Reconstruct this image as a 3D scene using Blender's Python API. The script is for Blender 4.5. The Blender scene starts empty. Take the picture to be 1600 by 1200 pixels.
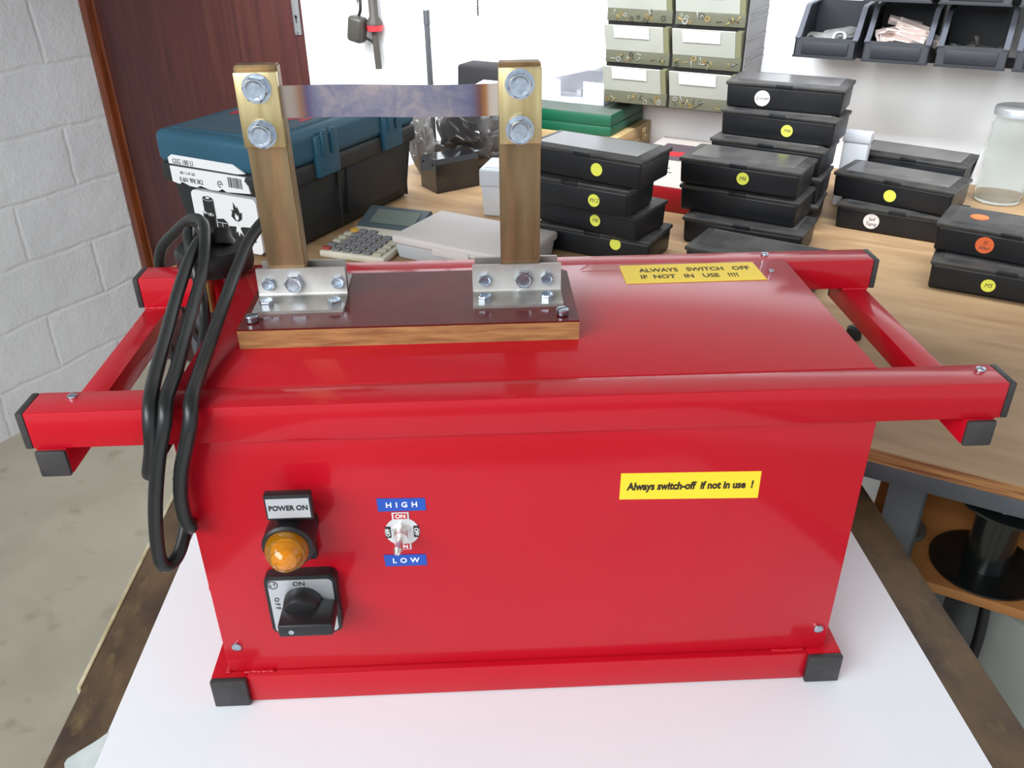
import bpy, bmesh, math, random
from mathutils import Vector, Matrix
random.seed(7)
SC = bpy.context.scene
COL = SC.collection
# ------------------------------------------------------------------ camera
CAM = Vector((0.245, -0.4366, 0.5059))
R_ = Vector((0.99903, -0.04268, -0.01071)); U_ = Vector((0.03048, 0.49500, 0.86836)); F_ = Vector((0.03176, 0.86785, -0.49581))
cd = bpy.data.cameras.new('camera'); co = bpy.data.objects.new('camera', cd); COL.objects.link(co)
m = Matrix.Identity(4)
for i in range(3):
    m[i][0] = R_[i]; m[i][1] = U_[i]; m[i][2] = -F_[i]; m[i][3] = CAM[i]
co.matrix_world = m
cd.sensor_width = 36; cd.lens = 36 * 1344.4 / 1600; cd.clip_start = .02
SC.camera = co
# ------------------------------------------------------------------ light and exposure
FLOOR = -0.8643                       # the table top is z = 0
AN = math.radians(31.5)               # the room is turned against the machine
UU = Vector((math.cos(AN), -math.sin(AN), 0)); VV = Vector((math.sin(AN), math.cos(AN), 0))
def room(u, v, z=0): return UU * u + VV * v + Vector((0, 0, z))
WV = 1.4558; LU = -1.885; BZ = .05
SC.view_settings.view_transform = 'Standard'; SC.view_settings.look = 'None'
SC.view_settings.exposure = 0.12; SC.view_settings.gamma = 1.0; SC.view_settings.use_curve_mapping = False
w = bpy.data.worlds.new('world'); SC.world = w; w.use_nodes = True
w.node_tree.nodes['Background'].inputs[0].default_value = (.88, .95, 1.0, 1)
w.node_tree.nodes['Background'].inputs[1].default_value = 0.9
def area(name, loc, target, sx, sy, power, col, spread=180):
    l = bpy.data.lights.new(name, 'AREA'); l.shape = 'RECTANGLE'; l.size = sx; l.size_y = sy; l.energy = power; l.color = col; l.spread = math.radians(spread)
    o = bpy.data.objects.new(name, l); COL.objects.link(o); o.location = loc
    o.rotation_euler = (Vector(target) - Vector(loc)).to_track_quat('-Z', 'Y').to_euler(); return o
area('workshop_window_daylight', room(-.25, -1.5, 1.25), room(.1, .4, .1), 2.0, .9, 25, (.93, .985, 1.0), 130)
area('bench_tube_lamp', room(.05, .98, .66), room(.05, 1.36, .10), 2.6, .14, 15, (.90, .95, 1.0), 118)

# ------------------------------------------------------------------ materials
def lin(h):
    if isinstance(h, str):
        h = h.lstrip('#'); c = [int(h[i:i+2], 16) / 255 for i in (0, 2, 4)]
    else: c = [x / 255 for x in h]
    return tuple(x / 12.92 if x <= .04045 else ((x + .055) / 1.055) ** 2.4 for x in c) + (1,)
MATS = {}
def mat(name, col, rough=.5, metal=0, col2=None, ns=20, stretch=(1, 1, 1), bump=0, bs=60, coat=0, trans=0, alpha=1, lo=.35, hi=.65, spec=.5, ior=1.5, emit=None, cr=.08, dist=0, col3=None, n3=5, lo3=.5, hi3=.7):
    if name in MATS: return MATS[name]
    M = bpy.data.materials.new(name); M.use_nodes = True; nt = M.node_tree; b = nt.nodes['Principled BSDF']
    b.inputs['Base Color'].default_value = lin(col); b.inputs['Roughness'].default_value = rough; b.inputs['Metallic'].default_value = metal
    b.inputs['Specular IOR Level'].default_value = spec; b.inputs['IOR'].default_value = ior
    if coat: b.inputs['Coat Weight'].default_value = coat; b.inputs['Coat Roughness'].default_value = cr
    if trans: b.inputs['Transmission Weight'].default_value = trans
    if alpha < 1: b.inputs['Alpha'].default_value = alpha
    tc = nt.nodes.new('ShaderNodeTexCoord'); mp = nt.nodes.new('ShaderNodeMapping'); mp.inputs['Scale'].default_value = stretch
    nt.links.new(tc.outputs['Object'], mp.inputs['Vector'])
    if col2:
        n = nt.nodes.new('ShaderNodeTexNoise'); n.inputs['Scale'].default_value = ns; n.inputs['Detail'].default_value = 6; n.inputs['Distortion'].default_value = dist
        nt.links.new(mp.outputs[0], n.inputs['Vector'])
        r = nt.nodes.new('ShaderNodeValToRGB'); r.color_ramp.elements[0].position = lo; r.color_ramp.elements[1].position = hi
        r.color_ramp.elements[0].color = lin(col); r.color_ramp.elements[1].color = lin(col2)
        nt.links.new(n.outputs['Fac'], r.inputs[0]); out = r.outputs[0]
        if col3:
            n2 = nt.nodes.new('ShaderNodeTexNoise'); n2.inputs['Scale'].default_value = n3; n2.inputs['Detail'].default_value = 4
            nt.links.new(mp.outputs[0], n2.inputs['Vector'])
            r2 = nt.nodes.new('ShaderNodeMapRange'); r2.inputs[1].default_value = lo3; r2.inputs[2].default_value = hi3
            nt.links.new(n2.outputs['Fac'], r2.inputs[0])
            mx = nt.nodes.new('ShaderNodeMix'); mx.data_type = 'RGBA'; mx.inputs[7].default_value = lin(col3)
            nt.links.new(r2.outputs[0], mx.inputs[0]); nt.links.new(out, mx.inputs[6]); out = mx.outputs[2]
        nt.links.new(out, b.inputs['Base Color'])
    if bump:
        n = nt.nodes.new('ShaderNodeTexNoise'); n.inputs['Scale'].default_value = bs; n.inputs['Detail'].default_value = 4
        nt.links.new(mp.outputs[0], n.inputs['Vector'])
        bp = nt.nodes.new('ShaderNodeBump'); bp.inputs['Strength'].default_value = bump; bp.inputs['Distance'].default_value = .002
        nt.links.new(n.outputs['Fac'], bp.inputs['Height']); nt.links.new(bp.outputs[0], b.inputs['Normal'])
    MATS[name] = M; return M

red = mat('red_enamel', (184, 6, 28), .5, col2=(191, 8, 32), ns=6, coat=.5, cr=.12, bump=.03, bs=400, spec=.25, ior=1.4)
cap_black = mat('black_cap_plastic', (48, 46, 48), .5, col2=(62, 58, 58), ns=60, bump=.1, bs=300)
blackp = mat('black_moulding', (28, 28, 30), .42, bump=.05, bs=200)
rubber = mat('black_rubber', (22, 23, 24), .4, col2=(28, 29, 30), ns=90)
cablem = mat('black_cable_sheath', (24, 25, 26), .36, col2=(30, 31, 32), ns=40)
zinc = mat('zinc_plate', (196, 206, 218), .24, 1, col2=(176, 184, 198), ns=300, bump=.02, bs=500)
stain = mat('stainless', (200, 197, 193), .48, .9, col2=(184, 180, 176), ns=60, bump=.03, bs=300)
brass = mat('brass_bar', (160, 138, 106), .4, 1, col2=(132, 110, 82), ns=14, stretch=(6, 6, .8), bump=.08, bs=200, col3=(182, 142, 104), n3=10, lo3=.5, hi3=.75)
brassb = mat('brass_bright', (222, 204, 156), .34, 1, col2=(196, 174, 124), ns=20, stretch=(8, 8, .6), bump=.08, bs=200)
phen = mat('laminate_brown', (98, 28, 26), .16, col2=(86, 24, 22), ns=30, spec=.28)
phen_e = mat('laminate_edge', (178, 132, 82), .62, col2=(140, 94, 56), ns=35, stretch=(1, 4, 9), bump=.2, bs=300)
yel = mat('yellow_vinyl', (250, 214, 40), .45)
inkb = mat('black_ink', (40, 34, 16), .6)
ink = mat('dark_ink', (30, 30, 32), .6)
pen = mat('pen_ink', (60, 60, 66), .7)
blue = mat('blue_tape', (24, 78, 178), .4)
white = mat('white_paint_letter', (240, 240, 240), .5)
silver = mat('brushed_silver_plate', (205, 207, 210), .36, .65)
paper = mat('white_paper', (240, 244, 248), .75, col2=(236, 240, 246), ns=3)

# ------------------------------------------------------------------ geometry helper
class G:
    def __init__(s): s.bm = bmesh.new()
    def _xf(s, vs, M):
        if M is not None: bmesh.ops.transform(s.bm, matrix=M, verts=vs)
    def box(s, x0, x1, y0, y1, z0, z1, bev=0, seg=2, M=None, taper=None):
        r = bmesh.ops.create_cube(s.bm, size=1); vs = r['verts']
        for v in vs:
            v.co = Vector(((x0 + x1) / 2 + v.co.x * (x1 - x0), (y0 + y1) / 2 + v.co.y * (y1 - y0), (z0 + z1) / 2 + v.co.z * (z1 - z0)))
            if taper and v.co.z < (z0 + z1) / 2:      # pull the bottom in
                v.co.x += taper if v.co.x < (x0 + x1) / 2 else -taper
                v.co.y += taper if v.co.y < (y0 + y1) / 2 else -taper
        if bev:
            es = list({e for v in vs for e in v.link_edges})
            r = bmesh.ops.bevel(s.bm, geom=es, offset=bev, segments=seg, affect='EDGES', clamp_overlap=True, profile=.5)
            vs = list({v for f in r['faces'] for v in f.verts} | {v for v in vs if v.is_valid})
            allv = set(vs)
            for v in list(allv):
                for e in v.link_edges: allv.add(e.other_vert(v))
            vs = list(allv)
        s._xf(vs, M); return s
    def prism(s, pts, h0, h1, axis='z', M=None, bev=0):
        def P(a, b, h): return {'z': (a, b, h), 'y': (a, h, b), 'x': (h, a, b)}[axis]
        lo = [s.bm.verts.new(P(a, b, h0)) for a, b in pts]; hi = [s.bm.verts.new(P(a, b, h1)) for a, b in pts]
        n = len(pts); fs = [s.bm.faces.new(lo[::-1]), s.bm.faces.new(hi)]
        for i in range(n): fs.append(s.bm.faces.new((lo[i], lo[(i+1) % n], hi[(i+1) % n], hi[i])))
        vs = lo + hi
        if bev:
            es = list({e for f in fs[:2] for e in f.edges})
            r = bmesh.ops.bevel(s.bm, geom=es, offset=bev, segments=2, affect='EDGES', clamp_overlap=True)
            vs = list({v for f in r['faces'] for v in f.verts} | {v for v in vs if v.is_valid})
        s._xf(vs, M); return s
    def lathe(s, prof, seg=32, M=None, cap=True, rfun=None):
        rings = []; vs = []
        for r, z in prof:
            ring = []
            for i in range(seg):
                a = 2 * math.pi * i / seg; q = r * (rfun(a) if rfun else 1)
                ring.append(s.bm.verts.new((q * math.cos(a), q * math.sin(a), z)))
            rings.append(ring); vs += ring
        for k in range(len(rings) - 1):
            for i in range(seg):
                j = (i + 1) % seg
                s.bm.faces.new((rings[k][i], rings[k][j], rings[k+1][j], rings[k+1][i]))
        if cap:
            s.bm.faces.new(rings[0][::-1]); s.bm.faces.new(rings[-1])
        s._xf(vs, M); return s
    def cyl(s, p0, p1, r, r1=None, seg=24, bev=0):
        p0 = Vector(p0); p1 = Vector(p1); d = p1 - p0; L = d.length
        M = Matrix.Translation(p0) @ d.to_track_quat('Z', 'Y').to_matrix().to_4x4()
        r1 = r if r1 is None else r1
        pf = [(r, 0), (r1, L)] if not bev else [(r - bev, 0), (r, bev), (r1, L - bev), (r1 - bev, L)]
        return s.lathe(pf, seg, M)
    def tube(s, pts, r, seg=12, sub=8, closed=False):
        P = [Vector(p) for p in pts]; Q = []
        n = len(P)
        for i in range(n - 1):
            p0 = P[max(i-1, 0)]; p1 = P[i]; p2 = P[i+1]; p3 = P[min(i+2, n-1)]
            for k in range(sub):
                t = k / sub
                Q.append(.5 * ((2*p1) + (p2-p0)*t + (2*p0-5*p1+4*p2-p3)*t*t + (3*p1-p0-3*p2+p3)*t**3))
        Q.append(P[-1]); rings = []; up = None
        for i, q in enumerate(Q):
            d = (Q[min(i+1, len(Q)-1)] - Q[max(i-1, 0)]).normalized()
            if up is None: up = d.orthogonal().normalized()
            up = (up - d * up.dot(d)).normalized(); sd = d.cross(up)
            rings.append([s.bm.verts.new(q + (up * math.cos(2*math.pi*j/seg) + sd * math.sin(2*math.pi*j/seg)) * r) for j in range(seg)])
        for k in range(len(rings) - 1):
            for j in range(seg):
                s.bm.faces.new((rings[k][j], rings[k][(j+1) % seg], rings[k+1][(j+1) % seg], rings[k+1][j]))
        s.bm.faces.new(rings[0][::-1]); s.bm.faces.new(rings[-1]); return s
    def faces(s, vs, fs):
        V = [s.bm.verts.new(v) for v in vs]
        for f in fs: s.bm.faces.new([V[i] for i in f])
        return s
    def build(s, name, m, parent=None, smooth=True, loc=None, label=None, sharp=35, off=None):
        bmesh.ops.recalc_face_normals(s.bm, faces=s.bm.faces[:])
        if off is not None: bmesh.ops.translate(s.bm, verts=s.bm.verts[:], vec=-Vector(off))
        me = bpy.data.meshes.new(name); s.bm.to_mesh(me); s.bm.free()
        for mm in (m if isinstance(m, (list, tuple)) else [m]): me.materials.append(mm)
        if smooth:
            for p in me.polygons: p.use_smooth = True
            me.set_sharp_from_angle(angle=math.radians(sharp))
        o = bpy.data.objects.new(name, me); COL.objects.link(o)
        if parent: o.parent = parent
        if loc is not None: o.location = loc
        if label: o['label'] = label
        return o
def thing(name, label, cat, loc=(0, 0, 0), rz=0, group=None):
    o = bpy.data.objects.new(name, None); COL.objects.link(o); o.empty_display_size = .02
    o.location = loc; o.rotation_euler = (0, 0, rz); tag(o, label, cat, group); return o
def tag(o, label, cat, group=None, kind=None):
    o['label'] = label; o['category'] = cat
    if group: o['group'] = group
    if kind: o['kind'] = kind
    return o
def struct(o): o['kind'] = 'structure'; return o
def text(name, s, size, m, parent, loc, rot=(0, 0, 0), sx=1, bold=0, depth=.00015, align='CENTER', shear=0, space=1):
    c = bpy.data.curves.new(name, 'FONT'); c.body = s; c.size = size; c.extrude = depth; c.offset = bold; c.align_x = align; c.align_y = 'CENTER'; c.shear = shear
    c.space_character = space; c.resolution_u = 3
    t = bpy.data.objects.new(name, c); COL.objects.link(t)
    me = bpy.data.meshes.new_from_object(t); bpy.data.objects.remove(t); bpy.data.curves.remove(c)
    me.materials.clear(); me.materials.append(m)
    o = bpy.data.objects.new(name, me); COL.objects.link(o); o.parent = parent; o.location = loc; o.rotation_euler = rot; o.scale = (sx, 1, 1)
    return o
def copy_tree(o, parent=None):
    c = o.copy(); COL.objects.link(c); c.parent = parent
    for ch in o.children: copy_tree(ch, c)
    return c
PI = math.pi
FRONT = (PI/2, 0, 0)      # text facing -y

# ------------------------------------------------------------------ room shell
def wall_mat(name, col, brick):
    M = bpy.data.materials.new(name); M.use_nodes = True; nt = M.node_tree; b = nt.nodes['Principled BSDF']
    b.inputs['Roughness'].default_value = .8; b.inputs['Specular IOR Level'].default_value = .25
    tc = nt.nodes.new('ShaderNodeTexCoord'); n = nt.nodes.new('ShaderNodeTexNoise'); n.inputs['Scale'].default_value = 5; n.inputs['Detail'].default_value = 8
    nt.links.new(tc.outputs['Object'], n.inputs['Vector'])
    r = nt.nodes.new('ShaderNodeValToRGB'); r.color_ramp.elements[0].color = lin(col); r.color_ramp.elements[1].color = lin([min(255, c + 8) for c in col]); r.color_ramp.elements[0].position = .35; r.color_ramp.elements[1].position = .6
    nt.links.new(n.outputs['Fac'], r.inputs[0]); nt.links.new(r.outputs[0], b.inputs['Base Color'])
    n2 = nt.nodes.new('ShaderNodeTexNoise'); n2.inputs['Scale'].default_value = 90; n2.inputs['Detail'].default_value = 6; nt.links.new(tc.outputs['Object'], n2.inputs['Vector'])
    n3 = nt.nodes.new('ShaderNodeTexNoise'); n3.inputs['Scale'].default_value = 14; n3.inputs['Detail'].default_value = 3; nt.links.new(tc.outputs['Object'], n3.inputs['Vector'])
    if brick:
        sp = nt.nodes.new('ShaderNodeSeparateXYZ'); cb = nt.nodes.new('ShaderNodeCombineXYZ')
        nw = nt.nodes.new('ShaderNodeTexNoise'); nw.inputs['Scale'].default_value = 9; nt.links.new(tc.outputs['Object'], nw.inputs['Vector'])
        mw = nt.nodes.new('ShaderNodeMix'); mw.data_type = 'VECTOR'; mw.inputs[0].default_value = .022
        nt.links.new(tc.outputs['Object'], mw.inputs[4]); nt.links.new(nw.outputs['Color'], mw.inputs[5])
        nt.links.new(mw.outputs[1], sp.inputs[0]); nt.links.new(sp.outputs[1], cb.inputs[0]); nt.links.new(sp.outputs[2], cb.inputs[1])
        mp = nt.nodes.new('ShaderNodeMapping'); mp.inputs['Location'].default_value = (-1.28, .045, 0); nt.links.new(cb.outputs[0], mp.inputs[0])
        bk = nt.nodes.new('ShaderNodeTexBrick'); bk.inputs['Scale'].default_value = 1; bk.inputs['Brick Width'].default_value = .40; bk.inputs['Row Height'].default_value = .1645
        bk.inputs['Mortar Size'].default_value = .010; bk.inputs['Mortar Smooth'].default_value = 1.0; bk.offset = .5
        nt.links.new(mp.outputs[0], bk.inputs['Vector'])
        ml = nt.nodes.new('ShaderNodeMath'); ml.operation = 'MULTIPLY_ADD'; ml.inputs[1].default_value = -.38
        nt.links.new(bk.outputs['Fac'], ml.inputs[0])
        a2 = nt.nodes.new('ShaderNodeMath'); a2.operation = 'MULTIPLY_ADD'; a2.inputs[1].default_value = .35
        nt.links.new(n2.outputs['Fac'], a2.inputs[0]); nt.links.new(n3.outputs['Fac'], a2.inputs[2])
        nt.links.new(a2.outputs[0], ml.inputs[2]); hgt = ml.outputs[0]
    else:
        hgt = n2.outputs['Fac']
    bp = nt.nodes.new('ShaderNodeBump'); bp.inputs['Strength'].default_value = .55 if brick else .1; bp.inputs['Distance'].default_value = .010 if brick else .002
    nt.links.new(hgt, bp.inputs['Height']); nt.links.new(bp.outputs[0], b.inputs['Normal'])
    return M
def roomobj(name, g, m, smooth=False):
    o = g.build(name, m, smooth=smooth); o.rotation_euler = (0, 0, -AN); return struct(o)
roomobj('ceiling', G().box(LU - .1, 3.0, -3.2, WV + .1, 1.75, 1.80), mat('ceiling_paint', (190, 188, 186), .8))
roomobj('wall_left', G().box(LU - .1, LU, -3.2, WV + .1, FLOOR, 1.75), wall_mat('painted_block_wall', (226, 227, 230), True))
roomobj('wall_back', G().box(-1.085, 3.0, WV, WV + .1, FLOOR, 1.75).box(LU, -1.085, WV + .045, WV + .1, FLOOR, 1.75), wall_mat('white_plaster', (248, 248, 251), False))
floorm = mat('screed_floor', (178, 170, 152), .75, col2=(190, 182, 164), ns=5, bump=.3, bs=40, col3=(156, 146, 126), n3=14, lo3=.6, hi3=.8, dist=.6)
roomobj('floor', G().box(LU - .1, 3.0, -3.2, WV + .1, FLOOR - .05, FLOOR), floorm)
# door and its frame
doorm = mat('dark_red_wood', (84, 36, 32), .5, col2=(66, 26, 24), ns=9, stretch=(9, 9, .5), bump=.05, coat=.15, cr=.3, col3=(92, 48, 36), n3=6, lo3=.5, hi3=.8)
framem = mat('varnished_frame_wood', (128, 62, 24), .4, col2=(98, 42, 16), ns=12, stretch=(8, 8, .6), coat=.4, cr=.15)
d = G().box(LU + .048, -1.087, WV + .004, WV + .042, FLOOR + .008, 1.2, .002).build('door_1', doorm); d.rotation_euler = (0, 0, -AN); struct(d)
G().box(-1.1155, -1.0935, WV - .0005, WV + .0045, .211, .45, .003).build('lock_plate', mat('grey_lock_plate', (176, 176, 178), .4, .6), d, label='grey metal lock plate')
kh = G().cyl((-1.105, WV - .001, .252), (-1.105, WV + .002, .252), .0042).box(-1.1065, -1.1035, WV - .001, WV + .002, .238, .252).build('keyhole', blackp, d)
G().cyl((-1.1045, WV - .0016, .2175), (-1.1045, WV + .002, .2175), .0028).build('screw', zinc, d)
roomobj('trim_1', G().box(LU, LU + .03, WV - .012, WV + .045, FLOOR, 1.2, .004).box(LU + .03, LU + .048, WV + .004, WV + .045, FLOOR, 1.2, .003), framem, True)

# ------------------------------------------------------------------ table under the machine
wood_old = mat('worn_table_wood', (100, 79, 54), .6, col2=(62, 46, 35), ns=24, stretch=(1, .6, 1), bump=.3, bs=200, col3=(108, 90, 58), n3=80, lo3=.55, hi3=.75, dist=.6, lo=.42, hi=.68)
tb = thing('work_table', 'low table with a worn dark brown wooden top under the white paper', 'table', (.27, 0, FLOOR))
def LT(z): return z - FLOOR
def lb(g, name, m, parent, **k): return g.build(name, m, parent, off=parent.location, **k)
lb(G().box(-.0605, .6125, -.62, .345, -.0262, -.0012, .003), 'table_top', wood_old, tb)
lb(G().box(-.0640, -.0606, .018, .345, -.025, -.0016, .001), 'edging', mat('pale_edge_strip', (206, 196, 166), .6, col2=(170, 160, 120), ns=60), tb, label='pale strip along the left edge')
for x in (-.03, .555):
    for y in (-.58, .29): lb(G().box(x, x + .045, y, y + .045, FLOOR, -.0262, .003), 'leg', wood_old, tb)
ps = G().box(-.0255, .573, -.45, .259, -.0011, -.0004).build('paper_sheet', paper)
tag(ps, 'large white paper sheet spread on the table under the red machine', 'paper')
g = G(); pts = [(-.0245, -.0225), (-.029, -.028), (-.0327, -.0318), (-.0391, -.0375), (-.0452, -.0434), (-.0458, -.047), (-.0440, -.0509), (-.040, -.09), (-.0240, -.10)]
g.prism(pts, -.0011, -.0003)
tag(g.build('paper_scrap', mat('greyish_scrap', (214, 224, 222), .6, col2=(196, 208, 206), ns=60)), 'small torn bluish white scrap beside the big sheet at the table edge', 'paper')

# ------------------------------------------------------------------ the red machine
H = .2465; T = .0249
mc = thing('strip_heating_machine', 'red painted steel machine with carrying rails, switches and two brass posts on top', 'machine', (.273, .11, 0))
def mp(g, name, m, parent=None, **k):
    """part of the machine, geometry given in machine coordinates"""
    return g.build(name, m, parent or mc, off=mc.location, **k)
X0, X1, YB = -.0286, .5659, .2007
capt = .0045
def rail(y0):
    r = mp(G().box(X0 + capt, X1 - capt, y0, y0 + T, H - T, H, .0012), 'rail', red)
    for a, b in ((X0, X0 + capt), (X1 - capt, X1)):
        mp(G().box(a, b, y0, y0 + T, H - T, H, .001), 'end_cap', cap_black, r, label='black plastic end cap')
    return r
rail(0); rail(YB)
C = .0181
for xa in (-.0229, .5586 - C):
    cb = mp(G().box(xa, xa + C, -.0002, YB + .026, H - T - C, H - T, .001), 'crossbar', red)
    mp(G().box(xa, xa + C, -.0035, -.0002, H - T - C, H - T, .0014), 'end_cap', cap_black, cb)
    mp(G().box(xa, xa + C, YB + .026, YB + .029, H - T - C, H - T, .001), 'end_cap', cap_black, cb)
    g = G()
    for k in range(7):
        x = xa + C * (k + .5) / 7; r = .0016 + .0008 * random.random()
        bmesh.ops.create_uvsphere(g.bm, u_segments=8, v_segments=6, radius=r, matrix=Matrix.Translation((x, YB - .0003, H - T)) @ Matrix.Diagonal((1.3, .7, .7, 1)))
    mp(g, 'weld_seam', red, cb)
# housing
mp(G().box(.0570, .4861, .0029, YB + T - .003, .0262, H - .0012, .0008), 'housing', red)
mp(G().box(.0569, .4895, .0235, YB + T * .2, H - .0008, H + .0003, .0001), 'top_cover', red)
# base frame
TB = .0252
for xa in (.0447, .4978 - TB):
    b = mp(G().box(xa, xa + TB, -.0016, .2235, 0, TB, .0012), 'base_tube', red)
    mp(G().box(xa, xa + TB, -.0061, -.0016, 0, TB, .0012), 'end_cap', cap_black, b, label='square black plastic end cap')
    mp(G().box(xa, xa + TB, .2235, .228, 0, TB, .0012), 'end_cap', cap_black, b)
mp(G().box(.0447 + TB, .4978 - TB, -.0022, .0225, .0006, TB + .0004, .001), 'base_tube', red)
mp(G().box(.0447 + TB, .4978 - TB, .199, .2235, .0006, TB, .001), 'base_tube', red)
for grp in ((.0725, .079, .085), (.452, .459, .466), (None,)):
    g = G()
    for cx in grp:
        for k in range(5):
            p = (.0565, .003 + k * .0022, TB + .0006) if cx is None else (cx + k * .0014 - .003, .0018 + random.random() * .001, TB + .0008)
            bmesh.ops.create_uvsphere(g.bm, u_segments=8, v_segments=6, radius=.0018, matrix=Matrix.Translation(p) @ Matrix.Diagonal((1.2, .8, .55, 1)))
    mp(g, 'weld_seam', red)
mp(G().cyl((.0572, .012, .099), (.0545, .012, .099), .0035, seg=16), 'side_screw', red)
# screws
def panscrew(x, y, z, ax, r=.0036, parent=None, name='screw'):
    d = Vector(ax); M = Matrix.Translation((x, y, z)) @ d.to_track_quat('Z', 'Y').to_matrix().to_4x4()
    g = G().lathe([(r, 0), (r, .0006), (r * .9, .0013), (r * .6, .0018), (r * .3, .0019), (r * .28, .0015), (r * .05, .0014)], 20, M)
    return mp(g, name, zinc, parent)
panscrew(.0663, .0029, .0503, (0, -1, 0)); panscrew(.4787, .0029, .0453, (0, -1, 0))
for x, y in ((.4772, .2179), (.5516, .0172), (-.002, .0182)): panscrew(x, y, H, (0, 0, 1), .0031)
panscrew(.4712, .1813, H + .0003, (0, 0, 1), .0022)
# stickers
def quad(pts, t, n, name, m, parent=None):
    n = Vector(n) * t; P = [Vector(p) for p in pts]
    g = G().faces([tuple(p) for p in P] + [tuple(p + n) for p in P], [(0, 1, 2, 3), (4, 5, 6, 7), (0, 1, 5, 4), (1, 2, 6, 5), (2, 3, 7, 6), (3, 0, 4, 7)])
    return mp(g, name, m, parent, smooth=False)
ML = mc.location
def mt(name, s, size, m, parent, loc, rot=(0, 0, 0), **k): return text(name, s, size, m, parent, Vector(loc) - ML, rot, **k)
ZC = H + .0003
st = quad([(.3548, .2015, ZC), (.3549, .1645, ZC), (.4635, .1658, ZC), (.4622, .2018, ZC)], .0002, (0, 0, 1), 'warning_sticker', yel)
st['label'] = 'yellow sticker on top reading ALWAYS SWITCH OFF IF NOT IN USE'
mt('lettering', 'ALWAYS   SWITCH   OFF', .0098, inkb, st, (.4125, .1895, ZC + .0002), bold=.0002, sx=.80)
mt('lettering', 'IF  NOT   IN   USE   !!!!', .0098, inkb, st, (.4060, .1765, ZC + .0002), bold=.0002, sx=.80)
YF = .0029
st = quad([(.3290, YF, .1672), (.4190, YF, .1647), (.4188, YF, .1857), (.3292, YF, .1876)], .0002, (0, -1, 0), 'warning_sticker', yel)
st['label'] = 'yellow sticker on the front reading Always switch-off if not in use !'
mt('lettering', 'Always switch-off  if not in use  !', .0080, inkb, st, (.3742, YF - .0002, .1762), (PI/2, math.radians(1.0), 0), bold=.00034, sx=.765, shear=.06)
mp(G().box(-.0062, .0062, -.0002, .0002, 0, .0001, M=Matrix.Translation((.3276, .2010, ZC)) @ Matrix.Rotation(.9, 4, 'Z')).box(-.014, .014, -.00018, .00018, 0, .0001, M=Matrix.Translation((.3380, .1925, ZC)) @ Matrix.Rotation(.02, 4, 'Z')), 'paint_scratch', mat('pale_scratch', (208, 150, 156), .6))
# embossed tapes
for s, a in (('H I G H', [(.1747, YF, .1644), (.2052, YF, .1641), (.2050, YF, .1738), (.1744, YF, .1746)]), ('L O W', [(.1758, YF, .1186), (.2032, YF, .1184), (.2029, YF, .1278), (.1751, YF, .1284)])):
    t = quad(a, .0004, (0, -1, 0), 'embossed_label', blue); cx = (a[0][0] + a[1][0]) / 2; cz = (a[0][2] + a[2][2]) / 2
    t['label'] = 'blue embossed tape reading ' + s.replace(' ', '')
    mt('lettering', s, .0056, white, t, (cx, YF - .0005, cz), (PI/2, 0, 0), bold=.00012, sx=1.0, space=1.12)
# toggle switch
tg = mp(G().lathe([(.0112, 0), (.0112, .00045)], 40, Matrix.Translation((.1888, YF, .1476)) @ Vector((0, -1, 0)).to_track_quat('Z', 'Y').to_matrix().to_4x4()).box(.1830, .1940, YF - .0006, YF, .1325, .1632, .0004), 'toggle_switch', mat('white_tag_plate', (222, 222, 222), .35, .4))
redplate = mat('red_print', (190, 20, 30), .4)
mp(G().box(.1842, .1928, YF - .0009, YF - .0006, .1582, .1624), 'plate_field', redplate, tg); mp(G().box(.1842, .1928, YF - .0009, YF - .0006, .1333, .1375), 'plate_field', redplate, tg)
mp(G().box(.1780, .1815, YF - .0009, YF - .0004, .1430, .1520), 'plate_field', ink, tg); mp(G().box(.1962, .1996, YF - .0009, YF - .0004, .1430, .1520), 'plate_field', ink, tg)
mt('lettering', 'ON', .0042, white, tg, (.1885, YF - .0009, .1603), FRONT, bold=.0001); mt('lettering', 'ON', .0042, white, tg, (.1885, YF - .0009, .1354), FRONT, bold=.0001)
mt('lettering', 'OFF', .0036, white, tg, (.1798, YF - .0009, .1475), (PI/2, -PI/2, 0), bold=.0001); mt('lettering', 'OFF', .0036, white, tg, (.1979, YF - .0009, .1475), (PI/2, PI/2, 0), bold=.0001)
MY = Vector((0, -1, 0)).to_track_quat('Z', 'Y').to_matrix().to_4x4()
chrome = mat('chrome', (226, 222, 218), .36, .9)
def hexprof(r, h, M, g, washer=0, wt=0, ch=.12):
    """hexagon head with a chamfered top"""
    if washer: g.lathe([(washer, 0), (washer, wt)], 28, M)
    c = math.cos(PI/6)
    def hf(a):
        a = (a + PI/6) % (PI/3) - PI/6; return c / math.cos(a)
    g.lathe([(r, wt), (r, wt + h * .80)], 48, M, rfun=hf)
    g.lathe([(r, wt + h * .78), (r * .88, wt + h * .97), (r * .2, wt + h * .97)], 48, M, rfun=hf)
    g.lathe([(r * .86, wt + h * .9), (r * .84, wt + h), (r * .62, wt + h), (r * .56, wt + h * .96), (r * .1, wt + h * .96)], 40, M)
    return g
mp(hexprof(.0062, .0024, Matrix.Translation((.1885, YF - .0006, .1490)) @ MY, G()).cyl((.1885, YF, .149), (.1885, YF - .0095, .149), .0045), 'nut', chrome, tg)
mp(G().cyl((.1885, YF - .0085, .1490), (.1872, YF - .0175, .1468), .0016, .0029, 16).cyl((.1872, YF - .0174, .1468), (.1869, YF - .0202, .1460), .0029, .0018, 16), 'lever', chrome, tg)
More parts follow.
